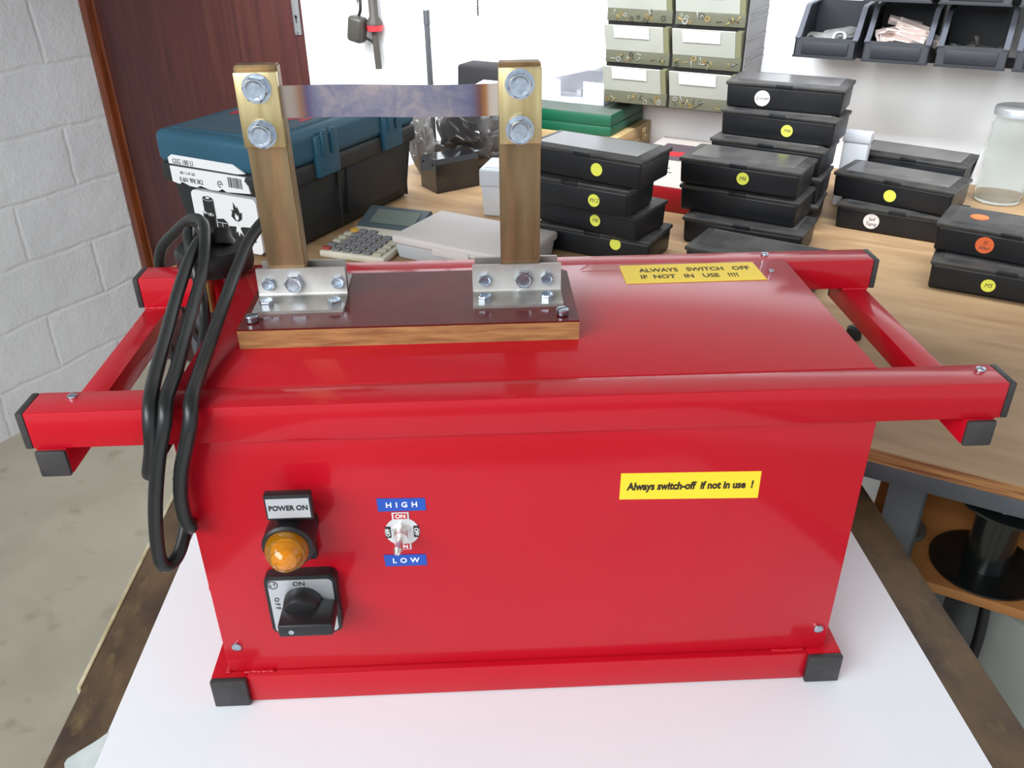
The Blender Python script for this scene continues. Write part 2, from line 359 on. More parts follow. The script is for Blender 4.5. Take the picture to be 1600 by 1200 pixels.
# indicator lamp
lam = mp(G().box(.107, .1335, YF - .0065, YF, .1315, .178, .002), 'indicator_lamp', blackp)
mp(G().box(.1108, .1392, YF - .0225, YF - .0165, .1772, .1962, .0012).box(.1140, .1320, YF - .0170, YF - .001, .1740, .1785, .001), 'legend_holder', blackp, lam)
lp = mp(G().box(.1122, .1378, YF - .0229, YF - .0224, .1795, .1938), 'legend_plate', silver, lam)
mt('lettering', 'POWER ON', .0050, ink, lam, (.1250, YF - .0231, .1868), FRONT, bold=.0001, sx=.88)
mp(G().lathe([(.0150, 0), (.0150, .012), (.0158, .014), (.0158, .026), (.0145, .0275), (.0130, .0275)], 40, Matrix.Translation((.1215, YF, .1595)) @ MY), 'lamp_collar', blackp, lam)
amber = mat('amber_lens', (250, 168, 10), .1, trans=.7, coat=.6, cr=.04, ior=1.45)
mp(G().lathe([(.0132, .024), (.0134, .029), (.0128, .0325), (.0118, .0345), (.0112, .0345), (.0102, .037), (.0086, .0392), (.0080, .0390), (.0066, .0408), (.0045, .0422), (.0040, .042), (.0018, .0428), (.0004, .0430)], 40, Matrix.Translation((.1215, YF, .1595)) @ MY), 'lens', amber, lam, label='domed amber lens with rings')
mp(G().lathe([(.006, .0276), (.006, .036), (.003, .038)], 20, Matrix.Translation((.1215, YF, .1595)) @ MY), 'bulb', mat('yellow_bulb', (255, 214, 60), .3), lam)
# rotary switch
def rrect(x0, x1, z0, z1, r, n=6):
    P = []
    for cx, cz, a0 in ((x1 - r, z1 - r, 0), (x0 + r, z1 - r, PI/2), (x0 + r, z0 + r, PI), (x1 - r, z0 + r, 3*PI/2)):
        for k in range(n + 1):
            a = a0 + PI/2 * k / n; P.append((cx + r * math.cos(a), cz + r * math.sin(a)))
    return P
sw = mp(G().prism(rrect(.0965, .1433, .0693, .1203, .005), YF - .0085, YF, 'y', bev=.0008), 'rotary_switch', blackp)
mp(G().prism(rrect(.0988, .1410, .0712, .1172, .0035), YF - .0090, YF - .0084, 'y'), 'face_plate', silver, sw, label='silver face plate marked ON and OFF')
mt('lettering', 'ON', .0052, ink, sw, (.1192, YF - .0092, .1140), FRONT)
mt('lettering', 'O F F', .0046, ink, sw, (.1030, YF - .0092, .0975), (PI/2, PI/2, 0))
mt('lettering', 'L T', .0036, ink, sw, (.1022, YF - .0092, .1136), FRONT, sx=.8)
g = G(); n = 24
for k in range(n):
    a, b = 2*PI*k/n, 2*PI*(k+1)/n
    for rr in (0,): g.box(-.0002, .0002, -.0001, .0001, 0, .0008, M=Matrix.Translation((.1022 + .003*math.cos(a), YF - .0092, .1136 + .003*math.sin(a))) @ Matrix.Rotation(-a, 4, 'Y'))
mp(g, 'emblem_ring', ink, sw)
MK = Matrix.Translation((.1205, YF - .0088, .0985)) @ MY
kb = mp(G().lathe([(.0128, 0), (.0128, .004), (.0118, .0095), (.0105, .0115), (.006, .0122)], 40, MK), 'knob', blackp, sw, label='black turning knob with a wide grip')
mp(G().box(.1080, .1430, YF - .034, YF - .0105, .0915, .1015, .0016, 3, M=Matrix.Identity(4)), 'grip', blackp, kb)
mp(G().cyl((.1165, YF - .0338, .0962), (.1165, YF - .0343, .0962), .0018, seg=18), 'screw', zinc, kb)
# insulating board
BX0, BX1, BY0, BY1, BT = .0848, .3088, .0743, .1660, .0140
z0 = H + .0003; z1 = z0 + BT
bd = mp(G().prism([(BX0, BY0), (BX1, BY0), (BX1, BY1 - .006), (BX1 - .006, BY1), (BX0 + .004, BY1), (BX0, BY1 - .004)], z0, z1 - .0012, 'z'), 'insulating_board', phen_e)
mp(G().prism([(BX0, BY0), (BX1, BY0), (BX1, BY1 - .006), (BX1 - .006, BY1), (BX0 + .004, BY1), (BX0, BY1 - .004)], z1 - .0012, z1, 'z'), 'laminate_face', phen, bd, label='glossy brown laminate face')
def slot(x, y):
    g = G().lathe([(.0020, 0), (.0020, .0012), (.0041, .0012), (.0042, .0045), (.0036, .0052), (.0010, .0053)], 24, Matrix.Translation((x, y, z1 - .0002)))
    s = mp(g, 'screw', zinc, bd); mp(G().box(-.0042, .0042, -.0005, .0005, 0, .0004, M=Matrix.Translation((x, y, z1 + .0048)) @ Matrix.Rotation(.5, 4, 'Z')), 'slot', ink, s)
    return s
slot(.0927, .0858); slot(.2983, .0833)
def boltm(x, y, z, ax, r, h, parent, washer=0, wt=0, rot=0, mark=True):
    M = Matrix.Translation((x, y, z)) @ Vector(ax).to_track_quat('Z', 'Y').to_matrix().to_4x4() @ Matrix.Rotation(rot, 4, 'Z')
    g = hexprof(r, h, M, G(), washer, wt)
    if mark:
        for k in range(7):
            a = k * PI / 4.2 + .4; rr = r * .58
            g.box(-.0005, .0005, -.0003, .0003, 0, .00035, M=M @ Matrix.Translation((rr * math.cos(a), rr * math.sin(a), wt + h * .985)) @ Matrix.Rotation(a + k, 4, 'Z'))
    return mp(g, 'bolt', zinc, parent)
def bracket(x0, x1, yb, ff, zt, cut):
    """front angle iron: upright flange at yb, foot reaching to ff"""
    t = .0022; c = .004
    P = [(yb + t, zt), (yb, zt), (yb, z1 + t + .0022), (yb - .0008, z1 + t + .0008), (yb - .0022, z1 + t), (ff, z1 + t), (ff, z1), (yb - .001, z1), (yb + .0016, z1 + .0012), (yb + t, z1 + .004)]
    b = mp(G().prism(P, x0, x1, 'x', bev=.0003), 'bracket', stain, label='stainless steel angle bracket')
    return b
def bracket_back(x0, x1, yb, zt):
    t = .0022; ff = yb + .024
    P = [(yb, zt), (yb, z1 + .003), (yb + .001, z1), (ff, z1), (ff, z1 + t), (yb + t + .001, z1 + t), (yb + t, z1 + t + .002), (yb + t, zt)]
    return mp(G().prism(P, x0, x1, 'x', bev=.0003), 'bracket', stain)
for (xa, xb, ff, big, vb, hb, yb) in ((.0900, .1512, .0972, .1155, (.0980, .1457), ((.0981, .1066), (.1442, .1052)), .1222), (.2388, .3004, .0968, .2745, (.2475, .2905), ((.2470, .1050), (.2897, .1050)), .1192)):
    b = bracket(xa, xb, yb, ff, .2832, 0)
    for x in vb: boltm(x, yb, .2731, (0, -1, 0), .0047, .0042, b, rot=random.random())
    boltm(big, yb, .2731, (0, -1, 0), .0067, .0054, b, rot=.5)
    for x, y in hb: boltm(x, y, z1 + .0022, (0, 0, 1), .0048, .0042, b, rot=random.random())
    bracket_back(xa + .0015, xb - .0015, yb + .0022 + .012, .2832)
# posts, clamps and strip
def post(x0, x1, ya, xt0, xt1, zt, cl):
    """brass bar leaning a little: foot x0..x1, head xt0..xt1"""
    zb = z1 + .0005; th = .0115
    vs = []
    for y in (ya, ya + th):
        vs += [(x0, y, zb), (x1, y, zb), (xt1, y, zt), (xt0, y, zt)]
    g = G().faces(vs, [(0, 1, 2, 3), (7, 6, 5, 4), (0, 1, 5, 4), (1, 2, 6, 5), (2, 3, 7, 6), (3, 0, 4, 7)])
    bmesh.ops.bevel(g.bm, geom=g.bm.edges[:], offset=.0010, segments=2, affect='EDGES')
    return mp(g, 'post', brass, label='brass upright bar clamped at its head')
pL = post(.0985, .1248, .1248, .0965, .1230, .4157, 0)
pR = post(.2588, .2858, .1218, .2592, .2860, .4150, 0)
STRIPY = .1248
def clamp(parent, x0, x1, zb, zt, yf, dx):
    M = Matrix.Identity(4); M[0][2] = dx; M.translation = Vector((-dx * (zb + zt) / 2, 0, 0))
    return mp(G().box(x0, x1, yf, yf + .0050, zb, zt, .0008, M=M), 'clamp_plate', brassb, parent, label='bright brass clamp plate')
cL = clamp(pL, .0972, .1236, .3665, .4125, .1188, -.004)
cR = clamp(pR, .2591, .2861, .3662, .4130, .1158, 0)
boltm(.1107, .1188, .4032, (0, -1, 0), .0080, .0062, pL, .0090, .0016, .35); boltm(.1100, .1188, .3755, (0, -1, 0), .0080, .0062, pL, .0090, .0016, .1)
boltm(.2722, .1158, .4035, (0, -1, 0), .0080, .0062, pR, .0092, .0016, .7); boltm(.2722, .1158, .3755, (0, -1, 0), .0080, .0062, pR, .0090, .0016, .95)
def strip_mat():
    M = bpy.data.materials.new('heat_blued_steel'); M.use_nodes = True; nt = M.node_tree; b = nt.nodes['Principled BSDF']
    b.inputs['Metallic'].default_value = .85; b.inputs['Roughness'].default_value = .42
    tc = nt.nodes.new('ShaderNodeTexCoord'); n = nt.nodes.new('ShaderNodeTexNoise'); n.inputs['Scale'].default_value = 60; n.inputs['Detail'].default_value = 10; n.inputs['Distortion'].default_value = .5; n.inputs['Roughness'].default_value = .7
    nt.links.new(tc.outputs['Object'], n.inputs['Vector'])
    r = nt.nodes.new('ShaderNodeValToRGB'); r.color_ramp.elements[0].position = .36; r.color_ramp.elements[0].color = lin((120, 120, 144)); r.color_ramp.elements[1].position = .66; r.color_ramp.elements[1].color = lin((174, 160, 160))
    e = r.color_ramp.elements.new(.5); e.color = lin((142, 137, 152)); nt.links.new(n.outputs['Fac'], r.inputs[0])
    sp = nt.nodes.new('ShaderNodeSeparateXYZ'); nt.links.new(tc.outputs['Object'], sp.inputs[0])
    mr = nt.nodes.new('ShaderNodeMapRange'); mr.inputs[1].default_value = .125 - .273; mr.inputs[2].default_value = .2600 - .273; nt.links.new(sp.outputs[0], mr.inputs[0])
    r2 = nt.nodes.new('ShaderNodeValToRGB'); E_ = r2.color_ramp.elements; E_[0].position = 0; E_[0].color = lin((176, 164, 156)); E_[1].position = 1; E_[1].color = lin((214, 206, 200))
    for p, c in ((.045, (164, 148, 138)), (.075, (150, 112, 92)), (.11, (92, 84, 118)), (.16, (110, 112, 146)), (.86, (100, 100, 138)), (.905, (118, 76, 66)), (.935, (176, 124, 84)), (.955, (206, 190, 178))):
        q = E_.new(p); q.color = lin(c)
    nt.links.new(mr.outputs[0], r2.inputs[0])
    f = nt.nodes.new('ShaderNodeValToRGB'); f.color_ramp.elements[0].color = (1, 1, 1, 1); f.color_ramp.elements[0].position = .1; f.color_ramp.elements[1].color = (1, 1, 1, 1); f.color_ramp.elements[1].position = .92
    q = f.color_ramp.elements.new(.18); q.color = (0, 0, 0, 1); q = f.color_ramp.elements.new(.82); q.color = (0, 0, 0, 1)
    nt.links.new(mr.outputs[0], f.inputs[0])
    mx = nt.nodes.new('ShaderNodeMix'); mx.data_type = 'RGBA'; nt.links.new(f.outputs[0], mx.inputs[0]); nt.links.new(r.outputs[0], mx.inputs[6]); nt.links.new(r2.outputs[0], mx.inputs[7])
    nt.links.new(mx.outputs[2], b.inputs['Base Color']); return M
g = G(); N = 60; vs = []; xs0, xs1 = .100, .284
for i in range(N + 1):
    t = i / N; x = xs0 + (xs1 - xs0) * t; tt = min(max((x - .124) / (.259 - .124), 0), 1)
    y = .1242 + (.1212 - .1242) * tt + .0016 * math.sin(tt * 2 * PI) ; zz = .3936 + .0004 * math.sin(tt * 5)
    zz += -.0006 * math.sin(tt * PI)
    for dy, dz in ((0, -.0098), (0, .0098), (.0008, .0098), (.0008, -.0098)): vs.append((x, y + dy, zz + dz))
fs = []
for i in range(N):
    for k in range(4): a = 4*i + k; b = 4*i + (k+1) % 4; fs.append((a, b, b + 4, a + 4))
fs += [(0, 1, 2, 3), tuple(4*N + k for k in range(4))]
g.faces(vs, fs); mp(g, 'metal_strip', strip_mat(), label='heat-blued thin steel strip between the posts')

# ------------------------------------------------------------------ cable and plug
cab = thing('mains_cable', 'black mains cable coiled over the left end of the red machine', 'cable', (.04, .1, .14))
def cp(g, name, m, parent=None, **k): return g.build(name, m, parent or cab, off=cab.location, **k)
c1 = [(.03, .236, .10), (.0, .250, .16), (-.0231, .252, .225), (-.0190, .248, .252), (.0006, .235, .2720), (.0210, .2185, .2880), (.0345, .2020, .2900), (.0400, .1820, .2835), (.0440, .1500, .2705), (.0480, .1100, .2640), (.0545, .0600, .2595), (.0590, .0250, .2565),
      (.0608, .0000, .2540), (.0612, -.0110, .2450), (.0540, -.0117, .2243), (.0470, -.0115, .2001), (.0412, -.0115, .1747), (.0378, -.0120, .1500), (.0382, -.0115, .1400), (.0405, -.0085, .1360), (.0440, -.0020, .1375), (.0468, .0060, .1440), (.0485, .0200, .156),
      (.0480, .0500, .178), (.0450, .0900, .200), (.0400, .1300, .2172), (.0375, .1550, .2300), (.0330, .1720, .2480), (.0255, .1900, .2720), (.0215, .2050, .2820), (.0200, .2180, .2760)]
c2 = [(.034, .240, .20), (.031, .238, .245), (.0330, .2150, .2740), (.0345, .1900, .2815), (.0330, .1600, .2760), (.0360, .1150, .2680), (.0425, .0650, .2620), (.0480, .0250, .2580), (.0520, .0000, .2545), (.0530, -.0110, .2450), (.0500, -.0110, .2272), (.0436, -.0080, .2085), (.0400, .0020, .2020), (.0400, .0150, .2030), (.0420, .0500, .2060), (.0360, .12, .200), (.030, .19, .180), (.020, .238, .17)]
c3 = [(.0700, .2400, .200), (.0745, .2420, .240), (.0830, .2360, .272), (.0850, .2250, .2860), (.0800, .2100, .2890), (.0722, .1850, .2820), (.0690, .1500, .2725), (.0690, .1100, .2650), (.0705, .0650, .2590), (.0722, .0300, .2550), (.0750, .0000, .2530), (.0755, -.0100, .2445), (.0701, -.0100, .2286), (.0632, -.0090, .2099), (.0588, -.0085, .1908), (.0578, -.0080, .1740), (.0595, -.0070, .1650), (.0555, .0020, .1620), (.050, .02, .168), (.0500, .06, .176), (.047, .15, .18), (.040, .236, .16)]
cp(G().tube(c1, .0044), 'cable', cablem); cp(G().tube(c2, .0044), 'cable', cablem); cp(G().tube(c3, .0044), 'cable', cablem)
cp(G().tube([(-.030, .256, .225), (-.036, .262, .17), (-.028, .26, .12), (.0, .25, .08)], .0038), 'cable', cablem)
cp(G().tube([(.052, .045, .188), (.047, .03, .178), (.053, .016, .181), (.052, .006, .193)], .0022), 'cable_tie_wire', cablem)
# plug: rounded body lying on the rear rail, earth pin pointing down
g = G(); PX, PY = .036, .2110; zc = .2515
prof = [(.0270, 0), (.0280, .004), (.0280, .0145), (.0255, .0180), (.012, .0190)]
def pf(a): return 1 - .10 * max(0, math.cos(a - PI/2)) ** 2 + .06 * math.cos(2 * a)
g.lathe(prof, 48, Matrix.Translation((PX, PY, zc)) @ Matrix.Rotation(.05, 4, 'X'), rfun=pf)
pg = cp(g, 'plug', rubber, label='black three pin plug')
cp(G().lathe([(.012, 0), (.0105, .004), (.0080, .007), (.0070, .013)], 24, Matrix.Translation((PX + .006, PY + .004, zc + .0160)) @ Matrix.Rotation(-.5, 4, 'X')), 'strain_relief', rubber, pg)
pinm = mat('tarnished_brass_pin', (168, 146, 92), .4, 1, col2=(140, 118, 70), ns=80)
cp(G().cyl((PX - .003, .1935, zc + .002), (PX - .004, .1915, .2215), .0042, seg=20, bev=.001), 'pin', pinm, pg, label='thick brass earth pin')
for sx in (-.0125, .0125): cp(G().cyl((PX + sx, .2320, zc + .002), (PX + sx, .2320, .2345), .0033, seg=16, bev=.001), 'pin', pinm, pg)

# ------------------------------------------------------------------ work bench on the right
plym = mat('bench_plywood', (164, 134, 99), .55, col2=(146, 114, 80), ns=7, stretch=(1, 5, 1), bump=.05, bs=80, col3=(176, 146, 110), n3=3, dist=.8)
plye = mat('plywood_edge', (196, 146, 88), .6, col2=(120, 70, 40), ns=16, stretch=(.5, 1, 16))
steelb = mat('blue_grey_paint', (74, 78, 84), .5, col2=(84, 88, 94), ns=20)
BV = .5037; BU0 = -.545
bn = thing('work_bench', 'long plywood topped bench on a grey steel frame against the back wall', 'bench', (0, 0, FLOOR), -AN)
def bp_(g, name, m, parent=None, **k): return g.build(name, m, parent or bn, off=(0, 0, FLOOR), **k)
tp = bp_(G().box(BU0, 2.2, BV, WV - .003, BZ - .0015, BZ), 'bench_top', plym)
bp_(G().box(BU0, 2.2, BV, WV - .003, BZ - .0148, BZ - .0015), 'plywood_core', plye, label='layered edge of the plywood')
bp_(G().box(BU0 + .01, 2.2, BV + .001, BV + .03, BZ - .034, BZ - .0150, .001), 'frame_beam', steelb)
bp_(G().box(BU0 + .01, 2.2, WV - .04, WV - .01, BZ - .05, BZ - .0150, .001), 'frame_beam', steelb)
for uu in (BU0 + .02, .424, 1.6):
    for v0 in (BV + .004, WV - .05):
        bp_(G().box(uu, uu + .034, v0, v0 + .003, FLOOR, BZ - .0345).box(uu + .031, uu + .034, v0, v0 + .034, FLOOR, BZ - .0345), 'leg', steelb)
SH = -.083
bp_(G().box(.412, 2.2, BV + .0005, WV - .25, SH - .011, SH, .001), 'shelf', mat('shelf_pine', (184, 126, 70), .55, col2=(160, 106, 58), ns=6, stretch=(1, 4, 4)))
for uu in (.47, 1.4): bp_(G().box(uu, uu + .03, BV + .04, WV - .26, FLOOR, SH - .011), 'shelf_support', steelb)

# black parts boxes
bodym = mat('black_box_plastic', (21, 23, 27), .4, col2=(27, 29, 33), spec=.4, ns=30, bump=.05, bs=100)
lidm = mat('dusty_black_lid', (44, 43, 44), .5, col2=(64, 61, 58), ns=18, col3=(32, 32, 34), n3=25, lo3=.45, hi3=.7, stretch=(1, 2, 1))
lidg = mat('clear_lid_panel', (72, 70, 70), .22, col2=(100, 97, 95), ns=12, lo=.4, hi=.62)
BL, BD, BH = .177, .088, .041
def box_meshes():
    t = bpy.data.objects.new('parts_box', None)
    g = G().box(-BL/2 + .002, BL/2 - .002, -BD/2 + .002, BD/2 - .002, 0, .0335, .0035, 3, taper=.0012)
    body = g
    lid = G().box(-BL/2, BL/2, -BD/2, BD/2, .0325, .0385, .0018, 2)
    # bevelled crown of the lid
    i, j = .012, .010; za, zb = .0380, .0410
    vs = [(-BL/2+.002, -BD/2+.002, za), (BL/2-.002, -BD/2+.002, za), (BL/2-.002, BD/2-.002, za), (-BL/2+.002, BD/2-.002, za), (-BL/2+i, -BD/2+j, zb), (BL/2-i, -BD/2+j, zb), (BL/2-i, BD/2-j, zb), (-BL/2+i, BD/2-j, zb)]
    lid.faces(vs, [(0, 1, 5, 4), (1, 2, 6, 5), (2, 3, 7, 6), (3, 0, 4, 7), (0, 3, 2, 1)])
    k = .0012
    vs = [(-BL/2+i, -BD/2+j, zb), (BL/2-i, -BD/2+j, zb), (BL/2-i, BD/2-j, zb), (-BL/2+i, BD/2-j, zb), (-BL/2+i+k, -BD/2+j+k, zb-.0006), (BL/2-i-k, -BD/2+j+k, zb-.0006), (BL/2-i-k, BD/2-j-k, zb-.0006), (-BL/2+i+k, BD/2-j-k, zb-.0006)]
    lid.faces(vs, [(0, 1, 5, 4), (1, 2, 6, 5), (2, 3, 7, 6), (3, 0, 4, 7)])
    pan = G().box(-BL/2+i+k, BL/2-i-k, -BD/2+j+k, BD/2-j-k, zb - .0014, zb - .0003)
    latch = G().box(-.012, .012, -BD/2 - .0012, -BD/2 + .002, .0330, .0385, .0004)
    return body, lid, pan, latch
proto = thing('parts_box', '', 'box')
b_, l_, p_, t_ = box_meshes()
bo_ = b_.build('box_body', bodym, proto); lo_ = l_.build('lid', lidm, proto); p_.build('lid_panel', lidg, lo_); t_.build('latch', bodym, lo_)
BASE = [bo_, lo_]
YEL = mat('yellow_dot', (234, 238, 90), .6); WHT = mat('white_dot', (236, 226, 222), .6); ORG = mat('orange_dot', (238, 110, 58), .6)
first = [True]
def pbox(x, y, rz, lev, label, group, dot=None, z=None):
    """dot: (material, local x, local z, radius, words)"""
    if first[0]: o = proto; first[0] = False
    else:
        o = proto.copy(); COL.objects.link(o)
        for ch in BASE: copy_tree(ch, o)
    o.location = (x, y, BZ + lev * BH + .0003 if z is None else z); o.rotation_euler = (0, 0, rz)
    tag(o, label, 'box', group)
    for dd in (dot or []):
        mm, dx, dz, r, wd = dd
        yl = -BD/2 + .0020 + .0012 * (1 - dz / .0335)
        d = G().cyl((dx, yl, dz), (dx, yl - .0006, dz), r, seg=32).build('dot_sticker', mm, o, label={YEL: 'round yellow sticker', WHT: 'round white sticker', ORG: 'round orange sticker'}[mm])
        n = wd.split('|') if wd else []
        for q, s in enumerate(n):
            sz = r * (.95 if len(n) == 1 and len(s) < 4 else .62)
            text('handwriting', s, sz, pen, d, (dx, yl - .00065, dz + (r * .28 if len(n) > 1 and q == 0 else (-r * .35 if len(n) > 1 else 0))), (PI/2, -.05, 0), shear=.25, sx=.9)
    return o
yl9 = .0088
pbox(.642, .767, -.555, 0, 'black parts box with a small white dot, bottom of the stack with the M6 box', 'parts boxes in the stack by the cabinet', [(WHT, .0035, .017, .0085, '')])
pbox(.639, .788, -.607, 1, 'black parts box without a dot under the M6 box', 'parts boxes in the stack by the cabinet')
pbox(.635, .788, -.593, 2, 'black parts box with yellow dot marked M6 on top of its stack', 'parts boxes in the stack by the cabinet', [(YEL, .008, .019, .0088, 'M6')])
pbox(.700, .884, -.500, 0, 'black parts box at the foot of the tallest stack', 'parts boxes in the tallest stack')
pbox(.704, .890, -.56, 1, 'black parts box second from the bottom of the tallest stack', 'parts boxes in the tallest stack')
pbox(.706, .894, -.609, 2, 'black parts box in the middle of the tallest stack, under the M4 box', 'parts boxes in the tallest stack')
pbox(.722, .905, -.611, 3, 'black parts box with yellow dot marked M4, second from the top', 'parts boxes in the tallest stack', [(YEL, .017, .016, .0088, 'M4')])
pbox(.727, .916, -.529, 4, 'black parts box with large white dot marked Grinder, top of tallest stack', 'parts boxes in the tallest stack', [(WHT, -.031, .0165, .0115, 'Grinder')])
pbox(.889, .808, -.604, 0, 'black parts box with white dot marked Self Tap.., lower of the two beside the jar', 'parts boxes in front of the jars', [(WHT, -.034, .0175, .0115, 'Self|Tapng')])
pbox(.885, .822, -.742, 1, 'black parts box with blank yellow dot, upper of the two beside the jar', 'parts boxes in front of the jars', [(YEL, .000, .016, .0090, '')])
pbox(.960, .945, -.576, 0, 'black parts box hidden under another against the white wall', 'parts boxes against the wall')
pbox(.962, .945, -.700, 1, 'black parts box without a dot against the white wall behind the yellow dot box', 'parts boxes against the wall')
pbox(.923, .572, -.563, 0, 'black parts box with yellow dot marked M5 at the right edge', 'parts boxes at the right edge', [(YEL, -.017, .0165, .0083, 'M5')])
o = pbox(.933, .592, -.66, 1, 'black parts box with orange dots on front and lid', 'parts boxes at the right edge', [(ORG, -.027, .0185, .0108, 'SS|Allen')])
G().cyl((-.045, -.002, .0405), (-.045, -.002, .0413), .0110, seg=32).build('dot_sticker', ORG, o, label='orange sticker on the lid')
pbox(.426, .756, -.566, 0, 'black parts box with blank yellow dot, bottom of the left stack', 'parts boxes in the stack by the brass post', [(YEL, .036, .026, .0083, '')])
pbox(.415, .753, -.699, 1, 'black parts box with yellow dot marked M8', 'parts boxes in the stack by the brass post', [(YEL, .022, .0185, .0083, 'M8')])
pbox(.391, .728, -.610, 2, 'black parts box with yellow dot marked M12', 'parts boxes in the stack by the brass post', [(YEL, .037, .017, .0085, 'M12')])
pbox(.407, .717, -.652, 3, 'black parts box with blank yellow dot and dusty lid, top of the left stack', 'parts boxes in the stack by the brass post', [(YEL, .022, .018, .0085, '')])
pbox(.618, .640, -.62, 0, 'black parts box lying just behind the rear red rail, mostly hidden', None)

# ------------------------------------------------------------------ things on the bench and the wall
def RT(name, label, cat, u, v, z, group=None, rz=0): return thing(name, label, cat, room(u, v, z), -AN + rz, group)
frost = mat('frosted_plastic', (214, 220, 228), .35, trans=.35, ior=1.2, col2=(224, 222, 224), ns=8)
frostd = mat('dusty_frosted_lid', (206, 198, 196), .55, col2=(218, 212, 210), ns=6, trans=.1, ior=1.2)
clear = mat('clear_plastic', (236, 240, 242), .08, trans=.92, ior=1.15)
glass = mat('jar_glass', (238, 244, 242), .03, trans=1, ior=1.35)
# tool case
teal = mat('teal_case_plastic', (30, 78, 100), .5, col2=(36, 86, 108), ns=8, bump=.08, bs=150)
casek = mat('black_case_plastic', (28, 30, 32), .55, col2=(34, 36, 38), ns=12, bump=.08, bs=150)
tc_ = thing('tool_case', 'teal lidded black power tool case with white labels, by the door', 'tool case', (-.0382, .9368, BZ + .0002), -.5137)
L, D = .211, .361
G().box(-L/2 + .008, L/2 - .006, -D/2 + .008, D/2 - .004, 0, .100, .008, 3, taper=.010).build('case_body', casek, tc_)
G().box(-L/2, L/2, -D/2, D/2, .093, .1225, .007, 3).build('rim', casek, tc_)
ld = G().box(-L/2 - .001, L/2 + .001, -D/2 - .001, D/2 + .001, .1205, .168, .012, 5).box(-L/2 + .02, L/2 - .02, -D/2 + .02, D/2 - .02, .165, .1695, .0015).build('lid', teal, tc_)
for y in (-.062, .105):
    c = G().box(L/2 - .004, L/2 + .0065, y - .026, y + .026, .098, .158, .003)
    for q in (-.012, .008): c.box(L/2 + .004, L/2 + .010, y + q - .003, y + q + .009, .128, .165, .002)
    c.build('latch', teal, tc_, label='teal plastic latch')
G().box(L/2 - .02, L/2 - .004, -.012, .152, .02, .118, .004).build('side_panel', casek, tc_)
for y in (-.035, .145): G().box(L/2 - .007, L/2 - .0035, y, y + .004, .008, .095, .001).build('rib', casek, tc_)
redl = mat('red_logo_print', (176, 44, 52), .5)
G().box(-L/2 + .024, L/2 - .024, -D/2 + .024, D/2 - .024, .1690, .1699).build('dusty_top', mat('dusty_teal', (58, 84, 98), .6, col2=(50, 78, 94), ns=20, bump=.3, bs=300), tc_)
text('logo', 'BOSCH', .038, redl, tc_, (-.002, -.048, .1701), (0, 0, 0), bold=.0012, depth=.0003, sx=1.15)
fy = -D/2 - .0012
wl = mat('white_label_paper', (232, 232, 234), .5)
lb1 = G().prism([(-.0830, .0960), (-.070, .0935), (-.064, .0975), (-.050, .0930), (-.036, .0925), (-.030, .0960), (-.012, .0925), (.004, .0925), (.012, .0965), (.020, .0930), (.0640, .0960), (.0620, .106), (.0560, .1125), (.0590, .1185), (-.0830, .1190)], fy - .0004, fy + .0045, 'y').build('torn_label', wl, tc_, label='torn white type label')
G().prism([(-.0830, .1225), (.045, .1215), (.0600, .1235), (.040, .1345), (-.0750, .1360), (-.0830, .1310)], fy - .0006, fy + .0015, 'y').build('torn_label', wl, tc_)
text('lettering', '0 601 9F8 3K2', .0095, ink, lb1, (-.045, fy - .0006, .1010), FRONT, sx=.8, bold=.0001)
text('lettering', '603 1 L 01 263', .0060, ink, lb1, (-.050, fy - .0006, .1110), FRONT, sx=.8)
text('lettering', 'GSG 180 LI', .0105, ink, lb1, (-.055, fy - .0008, .1265), FRONT, sx=.8)
gb = G(); x = .026
for k, wd_ in enumerate((2, 1, 3, 1, 1, 2, 1, 3, 2, 1, 1, 2)):
    gb.box(x, x + wd_ * .0007, fy - .0007, fy - .0004, .101, .1155); x += wd_ * .0007 + .0010
gb.build('barcode', ink, lb1)
gr = G()
for k in range(14):
    a = k * .36; gr.box(-.0006, .0006, -.0002, .0001, -.001, .001, M=Matrix.Translation((.010 + .0042 * math.cos(a), fy - .0006, .103 + .0042 * math.sin(a))) @ Matrix.Rotation(-a, 4, 'Y'))
gr.box(.0088, .0112, fy - .0008, fy - .0005, .1018, .1042); gr.build('mark', ink, lb1)
by = -D/2 + .0092                                     # front of the body slopes a little
bl = G().prism(rrect(-.052, .0700, .0060, .0880, .008), by - .010, by + .002, 'y').build('battery_label', wl, tc_, label='white pictogram label of batteries and a flame')
bj = by - .0102
def blk(g): return g.build('pictogram', ink, bl)
wk = mat('white_label_line', (235, 235, 235), .6)
def cell(cx, z0, z1, r):
    g = G()
    P = [(cx + r * math.cos(a), z1 + r * .35 * math.sin(a)) for a in [2*PI*k/20 for k in range(20)]]
    g.box(cx - r, cx + r, bj - .0003, bj, z0, z1); g.prism(P, bj - .0003, bj, 'y'); blk(g)
    g = G(); n = 20
    for k in range(n):
        a = 2*PI*k/n; g.box(-.0012, .0012, -.0002, 0, -.0003, .0003, M=Matrix.Translation((cx + r * .93 * math.cos(a), bj - .0003, z1 + r * .33 * math.sin(a))) @ Matrix.Rotation(-math.atan2(.35 * math.cos(a), -math.sin(a)), 4, 'Y'))
    g.box(cx - r * .3, cx + r * .3, bj - .0006, bj - .0003, z1 - .0006, z1 + .002); g.build('outline', wk, bl)
cell(-.0205, .0075, .0785, .0105); cell(-.0305, .0075, .0560, .004); cell(-.0205 + .0010, .0075, .0545, .0055)
blk(G().prism([(-.0085, .0075), (.0110, .0075), (.0110, .046), (.0040, .0515), (-.0085, .0500)], bj - .0006, bj, 'y'))
